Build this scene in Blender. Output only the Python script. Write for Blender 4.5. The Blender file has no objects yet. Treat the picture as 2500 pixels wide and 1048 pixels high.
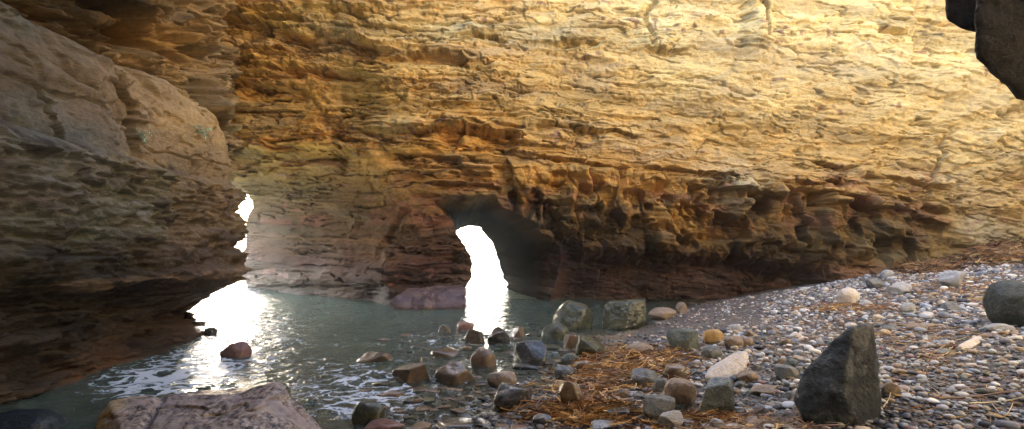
import bpy, bmesh, math, random
import numpy as np
from mathutils import Vector, Matrix, Euler
random.seed(7)
RS = np.random.RandomState(11)
F = 1250.0; CX = 1250.0; HY = 600.0; H = 1.6
scn = bpy.context.scene
COL = scn.collection

# ------------------------------------------------------------------ noise
def h01(*ints, seed=0):
    x = np.zeros(np.broadcast(*ints).shape, np.uint64) + np.uint64(seed * 7919 + 12345)
    for k, a in enumerate(ints):
        a = np.asarray(a).astype(np.int64).astype(np.uint64)
        x = (x ^ (a * np.uint64([0x9E3779B97F4A7C15, 0xC2B2AE3D27D4EB4F, 0x165667B19E3779F9][k % 3])))
        x = (x ^ (x >> np.uint64(29))) * np.uint64(0xBF58476D1CE4E5B9)
        x = (x ^ (x >> np.uint64(32))) * np.uint64(0x94D049BB133111EB)
    x = x ^ (x >> np.uint64(31))
    return (x >> np.uint64(11)).astype(np.float64) / float(1 << 53)
def ss(a, b, x):
    t = np.clip((x - a) / (b - a), 0, 1); return t * t * (3 - 2 * t)
def vn(*c, seed=0):            # value noise -1..1, any dimension
    c = [np.asarray(v, float) for v in c]
    c = np.broadcast_arrays(*c)
    fl = [np.floor(v) for v in c]; fr = [v - f for v, f in zip(c, fl)]
    w = [f * f * f * (f * (f * 6 - 15) + 10) for f in fr]
    n = len(c); out = 0
    for k in range(1 << n):
        wt = 1; ids = []
        for d in range(n):
            bit = (k >> d) & 1
            wt = wt * (w[d] if bit else 1 - w[d]); ids.append(fl[d] + bit)
        out = out + wt * h01(*ids, seed=seed)
    return out * 2 - 1
def fbm(*c, o=4, seed=0, g=0.5):
    s = 0; a = 1; t = 0
    c = [np.asarray(v, float) for v in c]
    for k in range(o):
        s = s + a * vn(*[v * (2.03 ** k) + 17.3 * k for v in c], seed=seed + k); t += a; a *= g
    return s / t
def strata(u, b, th, ln, seed, edge=0.35):
    """layered blocks: u along the bedding, b across it; returns offset -1..1, layer id, cell hash"""
    bp = b / th + 0.9 * vn(b / (th * 2.7), seed=seed) + 0.25 * vn(u / (ln * 2.5), b / (th * 3), seed=seed + 1)
    j = np.floor(bp); f = bp - j
    up = u / ln * (0.55 + 0.9 * h01(j, seed=seed + 2)) + 100 * h01(j, seed=seed + 3) + 0.22 * vn(u / (ln * .2), b / (th * .5), seed=seed + 4)
    i = np.floor(up); q = up - i
    a0 = h01(i, j, seed=seed + 5); a1 = h01(i + 1, j, seed=seed + 5)
    v = a0 + (a1 - a0) * ss(0.86, 1.0, q)
    groove = np.abs(2 * f - 1) ** 10
    tilt = (f - .5) * .75
    am = .15 + 1.5 * h01(i, j, seed=seed + 6) * (1 - ss(.9, 1, q))
    return v * 2 - 1 - edge * groove * am + tilt * am, j, a0
def px2(px, py, Y): return np.array([(px - CX) / F * Y, Y, H - (py - HY) / F * Y])
def proj(X, Y, Z): return CX + F * X / Y, HY - (Z - H) * F / Y
def seg_d(X, Z, poly):
    d = np.full(np.shape(X), 1e9); n = len(poly)
    for k in range(n):
        x0, z0 = poly[k]; x1, z1 = poly[(k + 1) % n]
        dx, dz = x1 - x0, z1 - z0; L = dx * dx + dz * dz + 1e-12
        t = np.clip(((X - x0) * dx + (Z - z0) * dz) / L, 0, 1)
        d = np.minimum(d, np.hypot(X - x0 - t * dx, Z - z0 - t * dz))
    return d
def inside(X, Z, poly):
    c = np.zeros(np.shape(X), bool); n = len(poly)
    for k in range(n):
        x0, z0 = poly[k]; x1, z1 = poly[(k + 1) % n]
        if z0 == z1: continue
        cond = ((z0 > Z) != (z1 > Z)) & (X < (x1 - x0) * (Z - z0) / (z1 - z0) + x0)
        c ^= cond
    return c
def line_d(px, py, pts):      # signed vertical distance to an open polyline y(x), nan-safe; + means below
    xs = [p[0] for p in pts]; ys = [p[1] for p in pts]
    return py - np.interp(px, xs, ys)
def idw(px, py, ctrl, pw=2.4, sy=1.6):
    num = np.zeros(np.shape(px) + (3,)); den = np.zeros(np.shape(px))
    for x, y, c in ctrl:
        w = 1.0 / (((px - x) ** 2 + ((py - y) * sy) ** 2) ** (pw / 2) + 30.0 ** pw)
        num += w[..., None] * np.array(c); den += w
    return num / den[..., None]

# ------------------------------------------------------------------ mesh helpers
def tag(o, label=None, cat=None, group=None, kind=None):
    if label: o['label'] = label
    if cat: o['category'] = cat
    if group: o['group'] = group
    if kind: o['kind'] = kind
    return o
def mesh_np(name, V, Fc, mat=None, attrs=None, smooth=True):
    me = bpy.data.meshes.new(name)
    V = np.ascontiguousarray(V, np.float32); Fc = np.ascontiguousarray(Fc, np.int32)
    k = Fc.shape[1]
    me.vertices.add(len(V)); me.vertices.foreach_set('co', V.ravel())
    me.loops.add(Fc.size); me.loops.foreach_set('vertex_index', Fc.ravel())
    me.polygons.add(len(Fc)); me.polygons.foreach_set('loop_start', np.arange(0, Fc.size, k, dtype=np.int32))
    me.update(calc_edges=True)
    me.polygons.foreach_set('use_smooth', np.full(len(Fc), smooth, bool))
    for an, av in (attrs or {}).items():
        av = np.asarray(av, np.float32)
        if av.ndim == 1:
            a = me.attributes.new(an, 'FLOAT', 'POINT'); a.data.foreach_set('value', av)
        else:
            a = me.attributes.new(an, 'FLOAT_COLOR', 'POINT')
            full = np.ones((len(av), 4), np.float32); full[:, :3] = av; a.data.foreach_set('color', full.ravel())
    if mat: me.materials.append(mat)
    me.validate()
    return me
def link(name, me, parent=None):
    o = bpy.data.objects.new(name, me); COL.objects.link(o)
    if parent: o.parent = parent
    return o
def grid_faces(nu, nv, keep=None, flip=False):
    i = np.arange((nu) * (nv)).reshape(nu, nv)
    a, b, c, d = i[:-1, :-1], i[1:, :-1], i[1:, 1:], i[:-1, 1:]
    f = np.stack([a, b, c, d] if not flip else [a, d, c, b], -1)
    if keep is not None: f = f[keep]
    return f.reshape(-1, 4)
def grid_obj(name, P, mat, attrs=None, keep=None, flip=False, smooth=True):
    nu, nv = P.shape[:2]
    A = {k: (v.reshape(-1, 3) if v.ndim == 3 else v.reshape(-1)) for k, v in (attrs or {}).items()}
    return link(name, mesh_np(name, P.reshape(-1, 3), grid_faces(nu, nv, keep, flip), mat, A, smooth))
def spaced(*segs):
    out = []
    for a, b, st in segs:
        n = max(1, int(round((b - a) / st))); out.append(np.linspace(a, b, n, endpoint=False))
    return np.concatenate(out + [[segs[-1][1]]])

# ------------------------------------------------------------------ materials
def new_mat(name):
    m = bpy.data.materials.new(name); m.use_nodes = True
    nt = m.node_tree; nt.nodes.clear()
    out = nt.nodes.new('ShaderNodeOutputMaterial')
    return m, nt, out
class NB:
    def __init__(s, nt): s.nt = nt
    def n(s, t, **kw):
        nd = s.nt.nodes.new('ShaderNode' + t)
        for k, v in kw.items():
            if k.startswith('i_'):
                key = k[2:].replace('_', ' ')
                key = int(key) if key.isdigit() else key
                if hasattr(v, 'is_linked'): s.nt.links.new(v, nd.inputs[key])
                else: nd.inputs[key].default_value = v
            else: setattr(nd, k, v)
        return nd
    def l(s, a, b): s.nt.links.new(a, b)
    def math(s, op, a, b=None, c=None, clamp=False):
        nd = s.nt.nodes.new('ShaderNodeMath'); nd.operation = op; nd.use_clamp = clamp
        for k, v in enumerate((a, b, c)):
            if v is None: continue
            if hasattr(v, 'is_linked'): s.l(v, nd.inputs[k])
            else: nd.inputs[k].default_value = v
        return nd.outputs[0]
    def mixc(s, fac, a, b, blend='MIX'):
        nd = s.nt.nodes.new('ShaderNodeMix'); nd.data_type = 'RGBA'; nd.blend_type = blend
        for idx, v in ((0, fac), (6, a), (7, b)):
            if hasattr(v, 'is_linked'): s.l(v, nd.inputs[idx])
            else: nd.inputs[idx].default_value = v if idx == 0 else (*v[:3], 1)
        return nd.outputs[2]
    def noise(s, vec, scale, det=5, rough=.6, dist=0):
        nd = s.n('TexNoise', i_Scale=scale, i_Detail=det, i_Roughness=rough, i_Distortion=dist); s.l(vec, nd.inputs['Vector']); return nd.outputs[0]
    def mapv(s, vec, scale, rot=(0, 0, 0)):
        nd = s.n('Mapping'); s.l(vec, nd.inputs[0]); nd.inputs['Scale'].default_value = scale; nd.inputs['Rotation'].default_value = rot; return nd.outputs[0]
    def ramp(s, v, stops):
        nd = s.n('ValToRGB'); s.l(v, nd.inputs[0]); cr = nd.color_ramp
        while len(cr.elements) < len(stops): cr.elements.new(.5)
        for e, (p, c) in zip(cr.elements, stops): e.position = p; e.color = (*c[:3], 1) if hasattr(c, '__len__') else (c, c, c, 1)
        return nd.outputs[0]
def cliff_mat(name, tilt=0.0, sc=1.0, bump=0.6, axis='x'):
    m, nt, out = new_mat(name); b = NB(nt)
    geo = b.n('NewGeometry'); pos = geo.outputs['Position']
    col = b.n('Attribute', attribute_name='col').outputs['Color']
    wet = b.n('Attribute', attribute_name='wet').outputs['Fac']
    lay = b.mapv(pos, (2.4 * sc, 2.4 * sc, 24 * sc), (0, tilt, 0))
    n1 = b.noise(lay, 2.0, 6, .65, .4)
    lay2 = b.mapv(pos, (3 * sc, 3 * sc, 60 * sc), (0, tilt, 0))
    n2 = b.noise(lay2, 2.0, 4, .6, .3)
    n3 = b.noise(pos, 9 * sc, 8, .68)
    n4 = b.noise(pos, 1.3 * sc, 5, .6, .8)
    c = b.mixc(.55, col, b.ramp(n1, [(.3, .52), (.7, 1.25)]), 'MULTIPLY')
    c = b.mixc(.5, c, b.ramp(n3, [(.3, .42), (.5, 1.0), (.72, 1.35)]), 'MULTIPLY')
    c = b.mixc(.45, c, b.ramp(n4, [(.3, (.75, .7, .72)), (.5, (1, 1, 1)), (.75, (1.15, 1.02, .8))]), 'MULTIPLY')
    hgt = b.math('ADD', b.math('MULTIPLY', n1, .5), b.math('ADD', b.math('MULTIPLY', n2, .25), b.math('MULTIPLY', n3, .5)))
    bp = b.n('Bump', i_Strength=bump, i_Distance=.05); b.l(hgt, bp.inputs['Height'])
    ro = b.math('SUBTRACT', .92, b.math('MULTIPLY', wet, .5))
    p = b.n('BsdfPrincipled'); b.l(c, p.inputs['Base Color']); b.l(ro, p.inputs['Roughness']); b.l(bp.outputs[0], p.inputs['Normal'])
    b.l(b.math('ADD', .15, b.math('MULTIPLY', wet, .3)), p.inputs['Specular IOR Level'])
    b.l(p.outputs[0], out.inputs[0]); return m
def rock_mat(name, c1, c2, c3=None, rough=.75, wet=0.0, sc=1.0, mott=.5, bump=.4, c3r=(.52, .6), xg=None):
    m, nt, out = new_mat(name); b = NB(nt)
    tc = b.n('TexCoord').outputs['Object']
    off = b.n('ObjectInfo').outputs['Random']
    v = b.n('VectorMath', operation='ADD'); b.l(tc, v.inputs[0])
    cmb = b.n('CombineXYZ'); b.l(b.math('MULTIPLY', off, 37.0), cmb.inputs[0]); b.l(cmb.outputs[0], v.inputs[1]); tc = v.outputs[0]
    n1 = b.noise(tc, 3.5 * sc, 7, .65, .5); n2 = b.noise(tc, 14 * sc, 7, .7); n3 = b.noise(b.mapv(tc, (1, 1, 1)), 1.6 * sc, 4, .6, 1.2)
    c = b.mixc(b.ramp(n1, [(.5 - .1 * mott - .04, 0.0), (.5 + .1, 1.0)]), c1, c2)
    if c3: c = b.mixc(b.ramp(n3, [(c3r[0], 0.0), (c3r[1], 1.0)]), c, b.mixc(b.ramp(n2, [(.4, 0.0), (.6, 1.0)]), c3, c1))
    if xg:
        sx = b.n('SeparateXYZ'); b.l(b.n('TexCoord').outputs['Object'], sx.inputs[0])
        f = b.ramp(b.math('ADD', b.math('ADD', sx.outputs[0], 1.2), b.math('MULTIPLY', n3, .3)), [(xg[0], 1.0), (xg[1], 0.0)]); c = b.mixc(f, c, xg[2])
    c = b.mixc(.6, c, b.ramp(n2, [(.28, .5), (.74, 1.35)]), 'MULTIPLY')
    bp = b.n('Bump', i_Strength=bump, i_Distance=.03); b.l(b.math('ADD', n2, b.math('MULTIPLY', n1, .8)), bp.inputs['Height'])
    p = b.n('BsdfPrincipled', i_Roughness=rough); b.l(c, p.inputs['Base Color']); b.l(bp.outputs[0], p.inputs['Normal'])
    p.inputs['Specular IOR Level'].default_value = .3
    if wet:
        bp2 = b.n('Bump', i_Strength=.25, i_Distance=.02); b.l(n1, bp2.inputs['Height'])
        p.inputs['Coat Weight'].default_value = wet; p.inputs['Coat Roughness'].default_value = .1; b.l(bp2.outputs[0], p.inputs['Coat Normal'])
    b.l(p.outputs[0], out.inputs[0]); return m

# ------------------------------------------------------------------ ground height
NRM = np.array([.82, -.57])
def shore_d(X, Y):
    # signed distance inland from the water's edge, which runs (-.5,4.5)-(2.5,10)-(5.2,14.1)
    Xs = np.interp(Y, [-6, 2, 4.5, 6.25, 7.7, 10, 12, 14.1, 20], [-3.0, -1.7, -.4, .65, 1.5, 2.6, 3.9, 5.4, 9])
    return (X - Xs) * .84
def ground_z(X, Y):
    d = shore_d(X, Y)
    sl = np.interp(Y, [0, 3.5, 7, 10, 13, 16], [.10, .12, .155, .185, .215, .22])
    z = np.where(d > 0, d * sl, d * .085)
    z = np.maximum(z, -1.3 + 0 * d)
    z = np.where(X > 9, z + (X - 9) * .0, z)
    return z + .035 * fbm(X * .6, Y * .6, o=3, seed=50) + .012 * fbm(X * 3, Y * 3, o=3, seed=51) * (d > -1)
def hit(px, py):
    dx, dz = (px - CX) / F, -(py - HY) / F
    Y = np.arange(1.5, 22, .01); Zr = H + dz * Y
    g = np.maximum(ground_z(dx * Y, Y), -.0)
    k = np.nonzero(Zr <= g)[0]
    Yh = Y[k[0]] if len(k) else 14.0
    return np.array([dx * Yh, Yh, float(ground_z(dx * Yh, Yh))])

# ------------------------------------------------------------------ back cliff with the sea arch
_bx = np.linspace(-18, 20, 761)
def _bb(X):
    return np.interp(X, [-16, -12, -10.4, -7.4, -4.7, -3.3, -1.2, 1.04, 2.8, 5.1, 8.1, 9.7, 11.3, 13, 17],
                     [23, 21.5, 20, 16.9, 14.9, 14.1, 14.0, 14.3, 14.2, 14.2, 14.0, 13.8, 13.6, 13.3, 12.6])
_k = np.hanning(35); _by = np.convolve(np.pad(_bb(_bx), 17, 'edge'), _k / _k.sum(), 'valid')
def back_base(X): return np.interp(X, _bx, _by)
AX = np.array([-.2, 1.0, 0.0]); TL = 4.5
W0 = 14.0
mouth = [(1058, 494), (1085, 482), (1205, 478), (1240, 512), (1290, 532), (1330, 572), (1372, 604), (1376, 640), (1362, 692), (1346, 740), (1346, 860), (1128, 860), (1132, 705), (1155, 668), (1150, 620), (1110, 550)]
mouthW = [((x - CX) / F * W0, H - (y - HY) / F * W0) for x, y in mouth]
hole = [(1116, 568), (1128, 556), (1150, 551), (1172, 556), (1195, 585), (1210, 622), (1221, 655), (1236, 690), (1240, 740), (1240, 800), (1120, 800), (1140, 690), (1135, 620)]
holeW = [((x - CX) / F * (W0 + TL) - AX[0] * TL, H - (y - HY) / F * (W0 + TL)) for x, y in hole]
def bedding(px, py):
    sx = [-500, 500, 700, 900, 1100, 1300, 1700, 2000, 2500, 3500]
    sl = [0.0, .04, .06, .03, .03, .10, .13, .17, .2, .2]
    xs = np.linspace(-600, 3600, 400); s = np.interp(xs, sx, sl); I = np.cumsum(s) * (xs[1] - xs[0]); I -= np.interp(900, xs, I)
    damp = 1 - .45 * ss(300, 0, py) * ss(1200, 1500, px)
    return py - np.interp(px, xs, I) * damp
def wall_relief(px, py):
    """relief of the cliff in metres (+ = towards the pool) from its bedding, joints and mapped ledges"""
    wpx = px + 9 * fbm(px / 22, py / 13, o=3, seed=1) + 22 * fbm(px / 140, py / 90, o=2, seed=5)
    wpy = py + 3.2 * fbm(px / 35, py / 14, o=3, seed=2) + 11 * fbm(px / 210, py / 110, o=2, seed=3)
    b = bedding(wpx, wpy)
    s1, j1, a1 = strata(wpx, b, 34, 190, 10)
    s2, j2, a2 = strata(wpx, b, 13, 85, 20)
    s3, j3, a3 = strata(wpx, b, 5.5, 40, 30)
    # regional strength
    upleft = ss(1250, 900, px) * ss(400, 330, py)
    plain = ss(620, 660, px) * ss(1080, 1000, px) * ss(370, 410, py)      # smoother lower left wall
    lowr = ss(1180, 1260, px) * ss(2330, 2200, px) * ss(-15, 10, line_d(px, py, [(1180, 395), (1250, 400), (1600, 425), (2000, 470), (2300, 515), (2500, 560)]))
    belt = lowr * ss(25, -25, line_d(px, py, [(1180, 480), (1300, 560), (1400, 600), (1800, 625), (1980, 640), (2300, 640)]))
    foot = lowr * (1 - ss(25, -25, line_d(px, py, [(1180, 480), (1300, 560), (1400, 600), (1800, 625), (1980, 640), (2300, 640)])))
    rt = ss(1150, 1500, px) * (1 - lowr)
    k = .75 + .55 * upleft - .42 * rt - .28 * plain - .62 * belt - .5 * foot
    d = k * (.14 * s1 + .115 * s2 + .05 * s3)
    patch = ss(-.15, .35, fbm(px / 170, py / 70, o=3, seed=44))
    d = d * (.45 + .8 * patch) * (.5 + .5 * ss(-.25, .15, fbm(px / 260, py / 80, o=2, seed=180)))
    pl1 = fbm(wpx / 95, b / 26, o=4, seed=151, g=.55); pl2 = fbm(wpx / 38, b / 10, o=4, seed=152, g=.55); pl3 = fbm(wpx / 60, wpy / 44, o=4, seed=153, g=.6)
    qm = ss(-.12, .3, fbm(px / 200, py / 110, o=3, seed=159)) * (1 - .85 * plain) * (1 - .6 * belt) * (1 - .6 * rt)
    d += (.5 + .5 * k) * (qm * (.09 * ss(.0, .03, pl1) + .04 * ss(.05, .1, pl2) + .04 * ss(.24, .3, pl2)) + .09 * ss(.2, .23, pl1) * (1 - .7 * plain) - .08 * qm * ss(-.25, -.29, pl3))
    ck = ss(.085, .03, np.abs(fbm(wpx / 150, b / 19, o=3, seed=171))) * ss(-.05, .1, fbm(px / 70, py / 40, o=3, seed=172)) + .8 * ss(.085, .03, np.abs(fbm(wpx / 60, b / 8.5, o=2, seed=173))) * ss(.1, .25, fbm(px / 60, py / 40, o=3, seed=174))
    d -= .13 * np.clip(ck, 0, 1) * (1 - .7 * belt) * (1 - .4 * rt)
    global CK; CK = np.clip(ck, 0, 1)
    d -= .05 * ss(.035, .0, np.abs(fbm(wpx / 70, wpy / 70, o=3, seed=154))) * ss(.0, .2, fbm(px / 150, py / 150, o=2, seed=155))
    d += plain * (.03 * fbm(px / 24, py / 16, o=4, seed=93) + .12 * np.abs(fbm(px / 90, py / 60, o=3, seed=94)))
    d += rt * (.07 * fbm(px / 36, py / 18, o=4, seed=91) + .16 * np.abs(fbm((px + .4 * py) / 110, (py - .3 * px) / 80, o=3, seed=92)))
    d += .30 * fbm(px / 260, py / 120, o=3, seed=6) + .10 * fbm(px / 60, py / 28, o=4, seed=7) + .018 * fbm(px / 10, py / 5, o=3, seed=8)
    # jointed columns in the lower right belt
    cu = px + 10 * fbm(px / 40, py / 60, o=2, seed=60) - .12 * (py - 500)
    cb = bedding(px, py)
    c1, ci, ca = strata(cb * 1.0 + 50 * vn(cu / 60, seed=61), cu + 16 * fbm(cb / 40, cu / 200, o=2, seed=66), 52, 150, 62, .45)
    c2, ci2, ca2 = strata(cb + 30 * vn(cu / 30, seed=63), cu + 12 * fbm(cb / 25, cu / 90, o=2, seed=67), 21, 34, 64, .3)
    cm = ss(-.3, .3, fbm(px / 90, py / 60, o=2, seed=68)); d += belt * (.50 * c1 * (.3 + .7 * cm) + .13 * c2 * (1.1 - .6 * cm) + .22 * fbm(px / 80, py / 70, o=3, seed=69)) + foot * (.05 * c1 + .05 * fbm(px / 30, py / 18, o=4, seed=158)) - belt * .42 * ss(.08, .3, fbm(px / 58, py / 62, o=3, seed=157)) * ss(430, 470, py)
    # ledges: list of polylines (x,y) in photo units, drop below, height of the recess, depth
    def under(pts, hgt, dep, fade=40, soft=3):
        nonlocal d
        x0, x1 = pts[0][0], pts[-1][0]
        sd = line_d(wpx, wpy, pts) + 7 * (a1 - .5) + 9 * (a2 - .5) + 5 * (a3 - .5)
        nz = ss(-.5, .1, fbm(wpx / 55, wpy / 30 + x0 * .37, o=2, seed=47)); dep = dep * .8 * nz
        m = ss(x0 - fade, x0 + fade * .3, px) * ss(x1 + fade, x1 - fade * .3, px)
        d = d - dep * m * ss(-soft * .4, soft * .6, sd) * (1 - ss(.2 * hgt, hgt, sd)) + .35 * dep * m * ss(-38, -4, sd) * ss(soft, -soft * .3, sd)
    under([(585, 372), (760, 370), (840, 384)], 60, .45, 25)
    under([(600, 330), (850, 322), (1000, 326)], 30, .2)
    under([(860, 315), (1000, 318), (1130, 308), (1240, 316)], 26, .5, 25)
    under([(1085, 322), (1160, 315), (1245, 320)], 75, .75, 25)
    under([(985, 374), (1060, 384), (1190, 396)], 30, .6, 25)
    under([(1010, 430), (1090, 420), (1200, 434)], 26, .35, 25)
    under([(1060, 452), (1130, 446), (1210, 452)], 30, .45, 20)
    under([(860, 105), (960, 120), (1090, 118), (1180, 150)], 45, .5, 30)
    under([(640, 75), (760, 100), (900, 102)], 30, .35)
    under([(560, 195), (640, 200), (720, 215)], 25, .4)
    under([(575, 130), (700, 165), (880, 175)], 26, .35)
    under([(560, 255), (700, 262), (830, 280)], 20, .3)
    under([(1130, 70), (1200, 82), (1230, 96)], 18, .35, 12)
    under([(1375, 95), (1420, 98), (1455, 104)], 22, .35, 12)
    under([(1580, 120), (1640, 125), (1690, 122)], 20, .35, 14)
    under([(1230, 300), (1400, 318), (1550, 345)], 26, .28)
    under([(1240, 378), (1400, 392), (1700, 420), (1850, 440)], 14, .32)
    under([(1690, 452), (1800, 462), (1880, 486)], 75, .55, 18)
    under([(1660, 488), (1730, 500)], 45, .4, 15)
    under([(1350, 425), (1390, 432)], 50, .4, 12)
    under([(1300, 490), (1350, 500), (1440, 512)], 45, .5, 18)
    under([(1980, 470), (2060, 474), (2110, 482)], 70, .55, 18)
    under([(2130, 515), (2230, 520), (2300, 540)], 55, .3, 18)
    under([(2120, 432), (2250, 450), (2340, 452)], 16, .3, 20)
    under([(1950, 440), (2060, 452), (2180, 470), (2310, 505)], 20, .4, 20)
    under([(2000, 395), (2040, 402), (2085, 410)], 20, .3, 12)
    under([(2010, 60), (2060, 75), (2120, 100)], 14, .22, 12)
    under([(2150, 75), (2210, 78)], 20, .4, 10)
    under([(2150, 580), (2190, 570), (2230, 590)], 65, .5, 10)
    # undercut at the foot of the right part, and at the left wall's water line
    fl = 26 * fbm(px / 34, py / 60, o=3, seed=156) + line_d(px, py, [(1300, 560), (1380, 605), (1600, 632), (1800, 640), (1980, 668), (2050, 690)])
    und = ss(1330, 1400, px) * ss(2060, 1960, px) * ss(-30, 30, fl)
    d -= und * (1.1 + .2 * ss(1500, 1400, px)) + ss(700, 735, py) * ss(1560, 1600, px) * ss(2000, 1900, px) * .25
    d -= ss(590, 640, px) * ss(960, 900, px) * ss(692, 704, py) * .25
    # rounded purple foot on the left wall
    d += ss(560, 640, px) * ss(1000, 930, px) * .28 * np.exp(-((py - 660) / 45.) ** 2)
    # vertical cleft & edge of the right hand bay
    bay = ss(2236, 2250, px + .02 * (py)) * ss(-6, 10, -line_d(px, py, [(2200, 185), (2260, 205), (2500, 240), (2700, 250)]))
    d -= .6 * bay
    d -= .25 * ss(9, 2, np.abs(px - (1590 + .1 * (py - 50)) + 22 * fbm(py / 30, px / 200, o=3, seed=70))) * ss(90, 60, np.abs(py - 40)) 
    d += .3 * ss(60, 5, np.abs(px - (1845 + .02 * py) + 40 * fbm(px / 60, py / 50, o=3, seed=76))) * ss(220, 60, py)
    d -= .45 * ss(9, 3, np.abs(px - (1858 + .02 * py))) * ss(110, 80, py)
    cr = 2300 - (py - 340) * .22 + 7 * vn(py / 18, seed=71)
    d -= .22 * ss(9, 2, np.abs(px - cr)) * ss(300, 340, py) * ss(560, 520, py)
    # rubble filled fault running down to the right on the left wall
    fd = px - np.interp(py, [60, 240, 420, 600], [640, 790, 930, 1040])
    d += ss(45, 10, np.abs(fd)) * ss(60, 130, py) * ss(620, 560, py) * (.12 + .12 * fbm(px / 14, py / 14, o=3, seed=72))
    d -= .07 * ss(16, 2, np.abs(fd + 30 + 40 * fbm(px / 30, py / 30, o=3, seed=73))) * ss(150, 230, py) * ss(560, 480, py)
    # buttress between fault and the arch
    d += .35 * ss(900, 960, px) * ss(1120, 1060, px) * ss(560, 640, py) 
    ds = px - np.interp(py, [480, 620], [1010, 930]); d -= .16 * ss(14, 2, np.abs(ds)) * ss(500, 540, py) * ss(650, 610, py)
    for k_ in range(7):
        dg = px - (1000 - 16 * k_) - (600 - py) * .75; d -= .05 * ss(7, 1, np.abs(dg + 14 * fbm(px / 30, py / 30, o=2, seed=74))) * h01(k_, seed=75) * ss(500, 530, py) * ss(660, 620, py)
    return d, (j1, a1, a2, a3, ca, belt, foot, plain, upleft, b)

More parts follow.
